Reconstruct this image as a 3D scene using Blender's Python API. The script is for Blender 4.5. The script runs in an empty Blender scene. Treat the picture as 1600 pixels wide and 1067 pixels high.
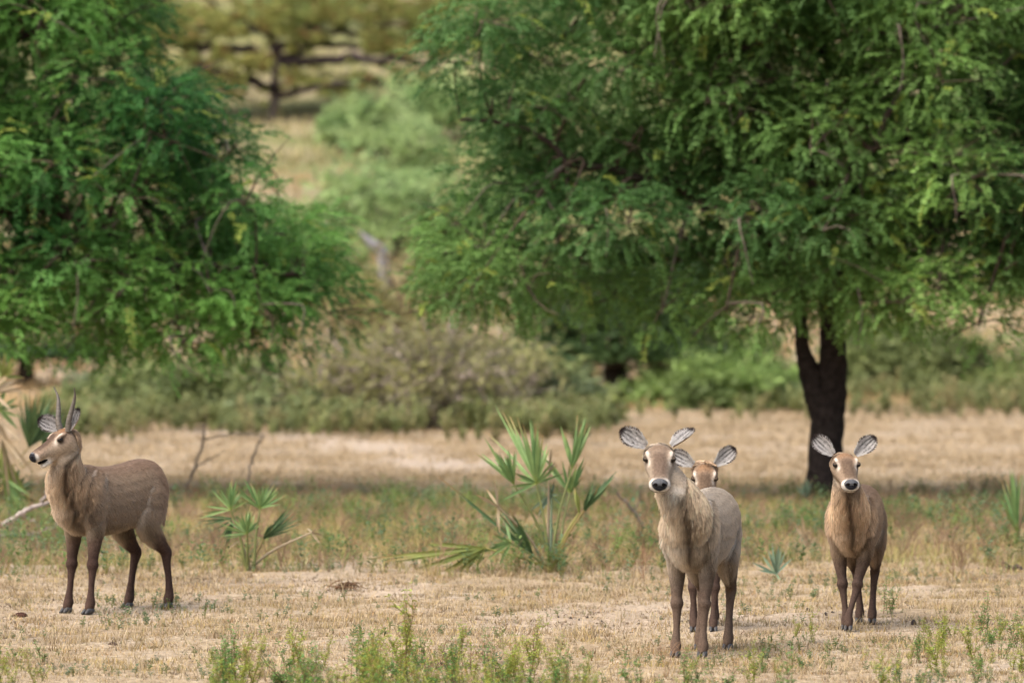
import bpy, math, random
import numpy as np
from mathutils import Vector, Matrix

random.seed(7)
rng = np.random.default_rng(7)
scene = bpy.context.scene
COL = scene.collection
PI = math.pi

# ------------------------------------------------------------------ camera, world, sun
FPX = 8320.0          # focal length in pixels of the 1600 px wide photograph
HOR = 401.0           # pixel row of the level line
CAMH = 3.0
cam_d = bpy.data.cameras.new('camera')
cam = bpy.data.objects.new('camera', cam_d); COL.objects.link(cam)
cam.location = (0, 0, CAMH)
cam.rotation_euler = (PI/2 - math.atan((533.5-HOR)/FPX), 0, 0)
cam_d.sensor_width = 36; cam_d.lens = FPX/1600*36
cam_d.clip_start = 0.5; cam_d.clip_end = 6000
cam_d.dof.use_dof = True
cam_d.dof.focus_distance = 41.8
cam_d.dof.aperture_fstop = 1.9
scene.camera = cam

SUN_EL, SUN_AZ = math.radians(56), math.radians(232)   # azimuth clockwise from +Y
w = bpy.data.worlds.new('World'); scene.world = w; w.use_nodes = True
nt = w.node_tree
bg = nt.nodes['Background']
sky = nt.nodes.new('ShaderNodeTexSky'); sky.sky_type = 'NISHITA'; sky.sun_disc = False
sky.sun_elevation = SUN_EL; sky.sun_rotation = SUN_AZ
sky.air_density = 1.2; sky.dust_density = 6.0; sky.ozone_density = 0.6
nt.links.new(sky.outputs[0], bg.inputs[0]); bg.inputs[1].default_value = 0.15
sd = bpy.data.lights.new('sun', 'SUN'); sd.energy = 2.2; sd.angle = math.radians(58); sd.color = (1, 0.975, 0.94)
sun = bpy.data.objects.new('sun', sd); COL.objects.link(sun)
sdir = Vector((math.sin(SUN_AZ)*math.cos(SUN_EL), math.cos(SUN_AZ)*math.cos(SUN_EL), math.sin(SUN_EL)))
sun.rotation_euler = sdir.to_track_quat('Z', 'Y').to_euler()
vs = scene.view_settings
vs.view_transform = 'Standard'; vs.look = 'None'; vs.gamma = 1; vs.use_curve_mapping = False
vs.exposure = 1.0
scene.render.engine = 'CYCLES'
scene.cycles.max_bounces = 6; scene.cycles.diffuse_bounces = 3; scene.cycles.transmission_bounces = 3
scene.cycles.use_denoising = True

# ------------------------------------------------------------------ noise, terrain
_lat = np.random.default_rng(11).random((8, 256, 256))
def vn(x, y, sc, seed=0):
    x = np.asarray(x, float)/sc + seed*17.3; y = np.asarray(y, float)/sc + seed*9.1
    xi = np.floor(x).astype(int); yi = np.floor(y).astype(int)
    fx = x-xi; fy = y-yi; fx = fx*fx*(3-2*fx); fy = fy*fy*(3-2*fy)
    L = _lat[seed % 8]
    a = L[xi % 256, yi % 256]; b = L[(xi+1) % 256, yi % 256]; c = L[xi % 256, (yi+1) % 256]; d = L[(xi+1) % 256, (yi+1) % 256]
    return (a*(1-fx)+b*fx)*(1-fy)+(c*(1-fx)+d*fx)*fy
def fbm(x, y, sc, seed=0, o=3):
    s = 0; a = 0.5; t = 0
    for k in range(o):
        s = s + a*vn(x, y, sc/2**k, seed+k); t += a; a *= .5
    return s/t
def sst(a, b, x):
    t = np.clip((x-a)/(b-a), 0, 1); return t*t*(3-2*t)

def gh(x, y):
    x = np.asarray(x, float); y = np.asarray(y, float)
    t = y-112 + 5*(fbm(x, y, 40, 2)-.5)
    rise = 0.10*np.where(t > 30, t, np.log1p(np.exp(np.clip(t/3.0, -30, 30)))*3.0)
    rise = np.where(rise > 26, 26+3*np.tanh((rise-26)/3), rise)
    bump = 0.10*(fbm(x, y, 6, 1)-.5) + 0.03*(fbm(x, y, .8, 3)-.5)
    far = sst(105, 140, y)*1.2*(fbm(x, y, 14, 4)-.5)
    return rise + bump + far

def X(px, d): return (px-800)/FPX*d
def W(px, py, d): return Vector((X(px, d), d, CAMH-(py-HOR)/FPX*d))
def ground_d(px, py):
    d = np.linspace(30, 420, 8000)
    g = gh((px-800)/FPX*d, d); z = CAMH-(py-HOR)/FPX*d
    k = np.argmax(g >= z)
    return float(d[k]) if g[k] >= z[k] else 420.
def G(px, py):
    d = ground_d(px, py); x = X(px, d)
    return Vector((x, d, float(gh(x, d))))
def to_px(x, y, z=0): return 800+x/y*FPX, HOR+(CAMH-z)/y*FPX

# ------------------------------------------------------------------ mesh helpers
def mesh_np(name, V, F, C=None, smooth=True):
    """V (n,3); F list of arrays (m,3) or (m,4); C (n,3) colour"""
    if isinstance(F, np.ndarray): F = [F]
    F = [np.asarray(f, np.int32) for f in F if len(f)]
    me = bpy.data.meshes.new(name)
    V = np.asarray(V, np.float32)
    me.vertices.add(len(V)); me.vertices.foreach_set('co', V.ravel())
    tot = np.concatenate([np.full(len(f), f.shape[1], np.int32) for f in F])
    st = np.concatenate([[0], np.cumsum(tot)[:-1]]).astype(np.int32)
    idx = np.concatenate([f.ravel() for f in F])
    me.loops.add(len(idx)); me.loops.foreach_set('vertex_index', idx)
    me.polygons.add(len(tot)); me.polygons.foreach_set('loop_start', st); me.polygons.foreach_set('loop_total', tot)
    me.polygons.foreach_set('use_smooth', np.full(len(tot), smooth))
    if C is not None: set_col(me, C)
    me.update(); me.validate()
    return me
def set_col(me, C):
    C = np.asarray(C, np.float32); C = np.concatenate([C, np.ones((len(C), 1), np.float32)], 1)
    a = me.attributes.new('Col', 'FLOAT_COLOR', 'POINT'); a.data.foreach_set('color', C.ravel())
def link(name, me, mat=None, parent=None):
    o = bpy.data.objects.new(name, me); COL.objects.link(o)
    if mat is not None: me.materials.append(mat)
    if parent is not None: o.parent = parent
    return o
def tag(o, label=None, cat=None, group=None, kind=None):
    if label: o['label'] = label
    if cat: o['category'] = cat
    if group: o['group'] = group
    if kind: o['kind'] = kind
    return o
def empty(name, loc, label, cat, group=None):
    o = bpy.data.objects.new(name, None); COL.objects.link(o); o.location = loc
    o.empty_display_size = .2
    return tag(o, label, cat, group)

class Geo:
    """accumulates verts/faces/colours"""
    def __init__(s): s.V = []; s.T = []; s.Q = []; s.C = []; s.n = 0
    def add(s, V, F, C):
        V = np.asarray(V, float); F = np.asarray(F, int)
        C = np.asarray(C, float)
        if C.ndim == 1: C = np.tile(C, (len(V), 1))
        (s.T if F.shape[1] == 3 else s.Q).append(F+s.n)
        s.V.append(V); s.C.append(C); s.n += len(V)
    def mesh(s, name, smooth=True):
        F = []
        if s.T: F.append(np.concatenate(s.T))
        if s.Q: F.append(np.concatenate(s.Q))
        return mesh_np(name, np.concatenate(s.V), F, np.concatenate(s.C), smooth)

def cat_path(P, n):
    P = np.asarray(P, float)
    if len(P) == 2:
        t = np.linspace(0, 1, n)[:, None]; return P[0]*(1-t)+P[1]*t
    E = np.vstack([2*P[0]-P[1], P, 2*P[-1]-P[-2]])
    out = []
    for u in np.linspace(0, len(P)-1-1e-9, n):
        i = int(u); t = u-i
        a, b, c, d = E[i], E[i+1], E[i+2], E[i+3]
        out.append(.5*((2*b)+(-a+c)*t+(2*a-5*b+4*c-d)*t*t+(-a+3*b-3*c+d)*t**3))
    return np.array(out)
def tube(P, R, seg=7, n=None, jit=0, r=rng, cap=True):
    P = np.asarray(P, float); R = np.asarray(R, float)
    if n:
        u0 = np.linspace(0, 1, len(P)); P = cat_path(P, n); R = np.interp(np.linspace(0, 1, n), u0, R)
    T = np.gradient(P, axis=0); T /= np.linalg.norm(T, axis=1)[:, None]+1e-9
    ref = np.array([0.13, 0.9, 0.2]) if abs(T[0][1]) < .8 else np.array([1., .1, .1])
    A = np.cross(T, ref); A /= np.linalg.norm(A, axis=1)[:, None]+1e-9; B = np.cross(T, A)
    th = np.arange(seg)/seg*2*PI
    rr = R[:, None]*(1+jit*(r.random((len(P), seg))-.5))
    V = P[:, None]+rr[..., None]*(np.cos(th)[None, :, None]*A[:, None]+np.sin(th)[None, :, None]*B[:, None])
    V = V.reshape(-1, 3)
    i = np.arange(len(P)-1)[:, None]*seg; j = np.arange(seg)[None]; j2 = (j+1) % seg
    F = np.stack([i+j, i+j2, i+seg+j2, i+seg+j], -1).reshape(-1, 4)
    return V, F

# ------------------------------------------------------------------ materials
def nodes(m):
    m.use_nodes = True; t = m.node_tree; return t, t.nodes, t.links
def mat_attr(name, rough=.8, trans=0.0, nscale=0, namp=.3, bump=0, bscale=60, spec=.2, bdist=.01):
    m = bpy.data.materials.new(name); t, N, L = nodes(m)
    b = N['Principled BSDF']; b.inputs['Roughness'].default_value = rough
    b.inputs['Specular IOR Level'].default_value = spec
    a = N.new('ShaderNodeAttribute'); a.attribute_name = 'Col'
    c = a.outputs['Color']
    if nscale:
        co = N.new('ShaderNodeTexCoord'); nz = N.new('ShaderNodeTexNoise'); nz.inputs['Scale'].default_value = nscale
        nz.inputs['Detail'].default_value = 6; L.new(co.outputs['Object'], nz.inputs['Vector'])
        mr = N.new('ShaderNodeMapRange'); mr.inputs['From Min'].default_value = .3; mr.inputs['From Max'].default_value = .7
        mr.inputs['To Min'].default_value = 1-namp; mr.inputs['To Max'].default_value = 1+namp
        L.new(nz.outputs['Fac'], mr.inputs['Value'])
        mx = N.new('ShaderNodeVectorMath'); mx.operation = 'SCALE'
        L.new(c, mx.inputs[0]); L.new(mr.outputs[0], mx.inputs['Scale']); c = mx.outputs[0]
    L.new(c, b.inputs['Base Color'])
    if bump:
        co = N.new('ShaderNodeTexCoord'); nz = N.new('ShaderNodeTexNoise'); nz.inputs['Scale'].default_value = bscale
        nz.inputs['Detail'].default_value = 5; L.new(co.outputs['Object'], nz.inputs['Vector'])
        bp = N.new('ShaderNodeBump'); bp.inputs['Strength'].default_value = bump; bp.inputs['Distance'].default_value = bdist
        L.new(nz.outputs['Fac'], bp.inputs['Height']); L.new(bp.outputs[0], b.inputs['Normal'])
    if trans:
        out = N['Material Output']; tr = N.new('ShaderNodeBsdfTranslucent'); L.new(c, tr.inputs['Color'])
        ms = N.new('ShaderNodeMixShader'); ms.inputs[0].default_value = trans
        L.new(b.outputs[0], ms.inputs[1]); L.new(tr.outputs[0], ms.inputs[2]); L.new(ms.outputs[0], out.inputs['Surface'])
    return m
def mat_flat(name, col, rough=.7, spec=.3, nscale=8, namp=.25, bump=0, bscale=30, coat=0):
    m = bpy.data.materials.new(name); t, N, L = nodes(m); b = N['Principled BSDF']
    b.inputs['Roughness'].default_value = rough; b.inputs['Specular IOR Level'].default_value = spec
    b.inputs['Coat Weight'].default_value = coat
    co = N.new('ShaderNodeTexCoord'); nz = N.new('ShaderNodeTexNoise'); nz.inputs['Scale'].default_value = nscale; nz.inputs['Detail'].default_value = 5
    L.new(co.outputs['Object'], nz.inputs['Vector'])
    r = N.new('ShaderNodeValToRGB'); r.color_ramp.elements[0].position = .3; r.color_ramp.elements[1].position = .7
    r.color_ramp.elements[0].color = tuple(c*(1-namp) for c in col)+(1,); r.color_ramp.elements[1].color = tuple(min(1, c*(1+namp)) for c in col)+(1,)
    L.new(nz.outputs['Fac'], r.inputs[0]); L.new(r.outputs[0], b.inputs['Base Color'])
    if bump:
        n2 = N.new('ShaderNodeTexNoise'); n2.inputs['Scale'].default_value = bscale; n2.inputs['Detail'].default_value = 6
        L.new(co.outputs['Object'], n2.inputs['Vector'])
        bp = N.new('ShaderNodeBump'); bp.inputs['Strength'].default_value = bump; bp.inputs['Distance'].default_value = .02
        L.new(n2.outputs['Fac'], bp.inputs['Height']); L.new(bp.outputs[0], b.inputs['Normal'])
    return m
M_leaf = mat_attr('leaf', rough=.6, trans=.45, spec=.25)
M_bark = mat_attr('bark', rough=.9, nscale=14, namp=.45, bump=.8, bscale=22, spec=.1, bdist=.03)
M_grass = mat_attr('dry_grass', rough=.75, trans=.3, spec=.15)
M_palm = mat_attr('palm_blade', rough=.5, trans=.2, nscale=9, namp=.2, spec=.3)
M_body = mat_attr('hide', rough=.9, nscale=60, namp=.25, spec=.05)
M_fur = mat_attr('fur', rough=.75, trans=.33, spec=.12)
M_ear = mat_attr('ear_skin', rough=.85, nscale=45, namp=.2, spec=.1)
M_horn = mat_flat('horn', (.10, .085, .07), rough=.55, nscale=30, bump=.4, bscale=80)
M_hoof = mat_flat('hoof', (.038, .036, .036), rough=.5, nscale=40, spec=.4)
M_eye = mat_flat('eye', (.006, .004, .003), rough=.22, spec=.35, namp=.1)
M_nose = mat_flat('nose', (.055, .057, .065), rough=.42, spec=.5, nscale=70, namp=.4, bump=.5, bscale=200)
M_hole = mat_flat('nostril', (.004, .003, .003), rough=.8, spec=.1)
M_clod = mat_attr('clod', rough=.95, nscale=30, namp=.35, bump=.6, bscale=50, spec=.05)

# ground
def ground_material():
    m = bpy.data.materials.new('dry_soil'); t, N, L = nodes(m); b = N['Principled BSDF']
    b.inputs['Roughness'].default_value = .95; b.inputs['Specular IOR Level'].default_value = .05
    co = N.new('ShaderNodeTexCoord')
    def nz(s, d=6, sx=1, sy=1):
        mp = N.new('ShaderNodeMapping'); mp.inputs['Scale'].default_value = (sx, sy, 1)
        n = N.new('ShaderNodeTexNoise'); n.inputs['Scale'].default_value = s; n.inputs['Detail'].default_value = d
        L.new(co.outputs['Object'], mp.inputs[0]); L.new(mp.outputs[0], n.inputs['Vector']); return n.outputs['Fac']
    def ramp(f, stops):
        r = N.new('ShaderNodeValToRGB'); e = r.color_ramp.elements
        e[0].position, e[0].color = stops[0][0], stops[0][1]+(1,)
        e[1].position, e[1].color = stops[-1][0], stops[-1][1]+(1,)
        for p, c in stops[1:-1]:
            k = e.new(p); k.color = c+(1,)
        L.new(f, r.inputs[0]); return r.outputs[0]
    def mix(f, a, c, typ='MIX'):
        x = N.new('ShaderNodeMix'); x.data_type = 'RGBA'; x.blend_type = typ
        if isinstance(f, float): x.inputs[0].default_value = f
        else: L.new(f, x.inputs[0])
        L.new(a, x.inputs[6]); L.new(c, x.inputs[7]); return x.outputs[2]
    c1 = ramp(nz(.9, 8), [(.32, (.23, .175, .115)), (.5, (.28, .22, .14)), (.68, (.31, .265, .205))])
    c2 = ramp(nz(16, 6), [(.36, (.10, .07, .045)), (.47, (.25, .18, .115)), (.56, (.29, .22, .14)), (.66, (.42, .35, .27))])
    c = mix(.55, c1, c2)
    a = N.new('ShaderNodeAttribute'); a.attribute_name = 'Col'
    sp = N.new('ShaderNodeSeparateColor'); L.new(a.outputs['Color'], sp.inputs[0])
    pale = ramp(nz(5, 5), [(.3, (.27, .215, .17)), (.7, (.43, .36, .29))])
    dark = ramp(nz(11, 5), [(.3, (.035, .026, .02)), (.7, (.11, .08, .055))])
    green = ramp(nz(3, 5), [(.3, (.09, .10, .035)), (.7, (.20, .19, .085))])
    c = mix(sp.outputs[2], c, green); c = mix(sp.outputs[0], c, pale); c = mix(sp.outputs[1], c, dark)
    L.new(c, b.inputs['Base Color'])
    bp = N.new('ShaderNodeBump'); bp.inputs['Strength'].default_value = .9; bp.inputs['Distance'].default_value = .05
    L.new(nz(14, 8), bp.inputs['Height']); L.new(bp.outputs[0], b.inputs['Normal'])
    return m
M_ground = ground_material()

# masks over the ground ---------------------------------------------------
path_pts = [G(330, 672), G(450, 684), G(560, 692), G(640, 708), G(700, 724), G(765, 745)]
def seg_dist(x, y, pts):
    d = np.full(np.shape(x), 1e9)
    for a, b in zip(pts[:-1], pts[1:]):
        ax, ay, bx, by = a[0], a[1], b[0], b[1]; L2 = (bx-ax)**2+(by-ay)**2
        t = np.clip(((x-ax)*(bx-ax)+(y-ay)*(by-ay))/L2, 0, 1)
        d = np.minimum(d, np.hypot(x-ax-t*(bx-ax), y-ay-t*(by-ay)))
    return d
def m_path(x, y):
    d = seg_dist(x, y, path_pts); return .7*(1-sst(.15, 1.1, d+.9*(fbm(x, y, 1.2, 5)-.5)*2))
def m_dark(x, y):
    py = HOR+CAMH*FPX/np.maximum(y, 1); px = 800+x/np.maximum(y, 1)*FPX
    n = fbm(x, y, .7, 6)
    a = sst(0, 1, 1-np.abs(py-791-8*(fbm(x, y, 5, 2)-.5))/8)*sst(1150, 1210, px)*(1-sst(1500, 1700, px))*sst(.3, .55, n+.12)  # tree's shade at the trunk base, painted as a dark ground strip
    b = sst(0, 1, 1-np.abs(py-966-(px-1400)*.03)/13)*sst(1225, 1350, px)*(1-sst(1440, 1500, px))*sst(.38, .6, n+.02)*.7  # darker ground patch beside the rightmost antelope's feet
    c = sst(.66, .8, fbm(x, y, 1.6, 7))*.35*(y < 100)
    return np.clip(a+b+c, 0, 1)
def m_bare(x, y):      # pale bare earth showing between the grass
    return sst(.52, .68, fbm(x, y*.45, 1.7, 3, 4))
def m_green(x, y):
    py = HOR+CAMH*FPX/np.maximum(y, 1)
    return np.clip(sst(118, 150, y)*(.35+.65*sst(.36, .55, fbm(x, y, 9, 1))), 0, 1)

def build_ground():
    xs = np.unique(np.concatenate([-np.geomspace(16, 2500, 26), np.linspace(-16, 16, 180), np.geomspace(16, 2500, 26)]))
    ys = np.unique(np.concatenate([np.linspace(-400, 30, 20), np.linspace(30, 35, 8), np.linspace(35, 75, 270), np.linspace(75, 125, 160), np.linspace(125, 420, 150), np.geomspace(420, 4500, 20)]))
    Xg, Yg = np.meshgrid(xs, ys); Z = gh(Xg, Yg)
    near = (np.abs(Xg) < 16.5) & (Yg > 35) & (Yg < 80)
    Z = Z + near*.05*(fbm(Xg, Yg, .35, 4, 2)-.5)
    V = np.stack([Xg, Yg, Z], -1).reshape(-1, 3)
    nx = len(xs); i = np.arange(len(ys)-1)[:, None]*nx; j = np.arange(nx-1)[None]
    F = np.stack([i+j, i+j+1, i+nx+j+1, i+nx+j], -1).reshape(-1, 4)
    x, y = V[:, 0], V[:, 1]
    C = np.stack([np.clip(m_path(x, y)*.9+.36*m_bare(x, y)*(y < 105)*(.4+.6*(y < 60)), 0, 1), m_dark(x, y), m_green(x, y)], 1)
    C = np.where((y > 30)[:, None], C, 0)
    o = link('ground', mesh_np('ground', V, F, C), M_ground); o['kind'] = 'structure'
build_ground()

# ------------------------------------------------------------------ template scattering
def blade_tmpl(n, h, wd, spread, curve, r, base_r=.02, simple=True):
    """tuft of n curved blades, each 3 levels"""
    V = []; F = []; U = []
    for k in range(n):
        a = r.random()*2*PI; L = h*(.55+.6*r.random()); sp = spread*(.2+r.random()); b = r.normal(size=2)*base_r
        dx, dy = math.cos(a), math.sin(a); px_, py_ = -dy, dx
        o = len(V)
        if simple:
            for t, ww in ((0, wd*.5), (1, 0)):
                c0 = np.array([b[0]+dx*sp*L*(t+curve*t*t), b[1]+dy*sp*L*(t+curve*t*t), L*(t-.35*curve*t*t)]); e0 = np.array([px_*ww, py_*ww, 0])
                if t == 0: V += [c0-e0, c0+e0]; U += [0, 0]
                else: V.append(c0); U.append(1)
            F.append((o, o+1, o+2)); continue
        for q, t in enumerate((0, .55, 1)):
            ww = wd*(1, .8, 0)[q]*.5
            cx = b[0]+dx*sp*L*(t+curve*t*t); cy = b[1]+dy*sp*L*(t+curve*t*t); cz = L*(t-.35*curve*t*t)
            if q < 2: V += [(cx-px_*ww, cy-py_*ww, cz), (cx+px_*ww, cy+py_*ww, cz)]; U += [t, t]
            else: V.append((cx, cy, cz)); U.append(1)
        F += [(o, o+1, o+3), (o, o+3, o+2), (o+2, o+3, o+4)]
    return np.array(V), np.array(F), np.array(U)
def forb_tmpl(r, h=.35, stems=3, leaves=11, ll=.06, lw=.022, cols=None):
    V = []; F = []; U = []
    for s in range(stems):
        a = r.random()*2*PI; sp = .1+.3*r.random(); H = h*(.6+.5*r.random())
        dx, dy = math.cos(a)*sp, math.sin(a)*sp
        o = len(V); w_ = .004
        V += [(-w_, 0, 0), (w_, 0, 0), (dx*H, dy*H, H)]; U += [-1, -1, -.6]; F.append((o, o+1, o+2))
        for k in range(leaves):
            t = .25+.75*(k+r.random())/leaves; c = np.array([dx*H*t, dy*H*t, H*t])
            b = r.random()*2*PI; el = .2+.9*r.random(); d = np.array([math.cos(b)*math.cos(el), math.sin(b)*math.cos(el), math.sin(el)*.8])
            L = ll*(.6+.7*r.random())*(1.2-.5*t); sd_ = np.cross(d, [0, 0, 1.]); sd_ /= np.linalg.norm(sd_)+1e-6
            o = len(V); m = c+d*L*.5
            V += [c, m+sd_*lw*.5, c+d*L-np.array([0, 0, .01]), m-sd_*lw*.5]; U += [.3, .6, 1, .6]; F += [(o, o+1, o+2), (o, o+2, o+3)]
    return np.array(V, float), np.array(F), np.array(U)
def twig_tmpl(r, h=.4, n=4):
    V = []; F = []; U = []
    def rec(p, d, L, w_, dep):
        q = p+d*L; s = np.cross(d, [0.3, 1, 0.]); s = s/(np.linalg.norm(s)+1e-6)*w_
        o = len(V); V.extend([p-s, p+s, q+s*.5, q-s*.5]); U.extend([0, 0, 1, 1]); F.append((o, o+1, o+2)); F.append((o, o+2, o+3))
        if dep:
            for k in range(2+(r.random() < .5)):
                e = d+r.normal(size=3)*.42; e[2] = abs(e[2])*.9+.15; e /= np.linalg.norm(e)
                rec(p+d*L*(.45+.55*r.random()), e, L*.68, w_*.62, dep-1)
    for k in range(n):
        d = np.array([r.normal()*.3, r.normal()*.3, 1.]); d /= np.linalg.norm(d)
        rec(np.zeros(3), d, h*.42, .0035, 3)
    return np.array(V), np.array(F), np.array(U)

def scatter(geo, tm, x, y, sc, colA, colB, r=rng, z=None, lift=0., tint=None, tip=None):
    """place template tm=(V,F,U) at x,y arrays; colour random between colA and colB"""
    V, F, U = tm; n = len(x)
    if n == 0: return
    a = r.random(n)*2*PI; c, s = np.cos(a), np.sin(a)
    sc = np.broadcast_to(sc, n)
    sz = sc*(.8+.4*r.random(n))
    P = np.empty((n, len(V), 3))
    P[..., 0] = (V[None, :, 0]*c[:, None]-V[None, :, 1]*s[:, None])*sc[:, None]+x[:, None]
    P[..., 1] = (V[None, :, 0]*s[:, None]+V[None, :, 1]*c[:, None])*sc[:, None]+y[:, None]
    zz = gh(x, y) if z is None else z
    P[..., 2] = V[None, :, 2]*sz[:, None]+zz[:, None]-.006+lift
    t = r.random(n)[:, None]; base = np.array(colA)*(1-t)+np.array(colB)*t
    base = base*(.8+.4*r.random(n))[:, None]
    if tint is not None: base = base*tint
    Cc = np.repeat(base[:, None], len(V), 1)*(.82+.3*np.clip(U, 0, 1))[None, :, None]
    st = U < 0
    if st.any(): Cc[:, st] = np.array([.22, .20, .06])
    if tip is not None:
        w_ = np.clip((U-.6)/.4, 0, 1)[None, :, None]; Cc = Cc*(1-w_)+np.array(tip)*w_
    Fa = (F[None]+(np.arange(n)*len(V))[:, None, None]).reshape(-1, F.shape[1])
    geo.add(P.reshape(-1, 3), Fa, Cc.reshape(-1, 3))

def rand_px(n, x0, x1, y0, y1, r=rng, uniform_ground=True):
    """random ground points whose picture position lies within a box"""
    if uniform_ground:
        d1 = CAMH*FPX/(y0-HOR); d0 = CAMH*FPX/(y1-HOR)
        u = r.random(n); d = np.sqrt(d0*d0+u*(d1*d1-d0*d0))
    else:
        d = CAMH*FPX/(r.uniform(y0, y1, n)-HOR)
    px = r.uniform(x0, x1, n)
    return (px-800)/FPX*d, d
def keep(x, y, p, r=rng):
    k = r.random(len(x)) < p; return x[k], y[k]

r = np.random.default_rng(21)
STRAW = (.29, .215, .12); STRAW2 = (.42, .335, .205); RUST = (.30, .15, .06); GRN = (.10, .15, .04); GRN2 = (.17, .22, .06); BLUEG = (.12, .17, .10)

def build_grass():
    # short dry grass, near field
    g = Geo()
    for k in range(4):
        tm = blade_tmpl(7, .055, .006, .55, .5, r, .03)
        x, y = rand_px(22000, -150, 1750, 742, 1090, r)
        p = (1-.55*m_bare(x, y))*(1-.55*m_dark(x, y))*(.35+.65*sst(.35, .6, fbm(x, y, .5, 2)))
        x, y = keep(x, y, p, r)
        scatter(g, tm, x, y, .5+1.1*r.random(len(x))**1.5, ((.20, .13, .07), STRAW, STRAW, (.36, .25, .10))[k], (STRAW2, (.50, .40, .27), STRAW2, (.42, .33, .15))[k], r)
    for k in range(2):
        tm = blade_tmpl(6, .05, .006, .6, .5, r, .03)
        x, y = rand_px(7000, -150, 1750, 742, 1090, r)
        x, y = keep(x, y, sst(.45, .7, fbm(x, y, 1.1, 5))*.9*(1-.7*m_bare(x, y)), r)
        scatter(g, tm, x, y, .6+.8*r.random(len(x)), (.34, .20, .09), (.33, .27, .08), r)
    # taller thin straws
    tm = blade_tmpl(3, .14, .005, .5, .6, r, .03, False)
    x, y = rand_px(3500, -150, 1750, 742, 1090, r); x, y = keep(x, y, sst(.45, .65, fbm(x, y, 2, 6)), r)
    scatter(g, tm, x, y, .6+.8*r.random(len(x)), STRAW, (.45, .36, .22), r)
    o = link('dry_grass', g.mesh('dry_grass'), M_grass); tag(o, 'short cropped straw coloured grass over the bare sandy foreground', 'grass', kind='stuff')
    # mid field
    g = Geo()
    for k in range(3):
        tm = blade_tmpl(6, .10, .015, .5, .5, r, .06)
        x, y = rand_px(11000, -100, 1700, 628, 752, r)
        x, y = keep(x, y, (1-.93*m_path(x, y))*(1-.6*m_bare(x, y))*(.4+.6*sst(.35, .6, fbm(x, y, 2.5, 2))), r)
        scatter(g, tm, x, y, .6+.8*r.random(len(x)), (.32, .235, .135), (.43, .335, .215), r)
    x = r.uniform(-26, 26, 9000); y = r.uniform(103, 170, 9000)
    tm = blade_tmpl(8, .22, .04, .5, .5, r, .15)
    x, y = keep(x, y, 1-.8*m_green(x, y), r)
    scatter(g, tm, x, y, 1+.8*r.random(len(x)), (.36, .24, .11), (.44, .32, .17), r)
    x = r.uniform(-38, 38, 7000); y = r.uniform(165, 330, 7000)
    tm = blade_tmpl(8, .35, .09, .5, .5, r, .4)
    x, y = keep(x, y, 1-.6*m_green(x, y), r); scatter(g, tm, x, y, 1+.8*r.random(len(x)), (.24, .24, .09), (.42, .36, .18), r)
    o = link('dry_grass', g.mesh('dry_grass_far'), M_grass); tag(o, 'golden dry grass across the flat behind the antelopes and up the slope', 'grass', kind='stuff')

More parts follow.
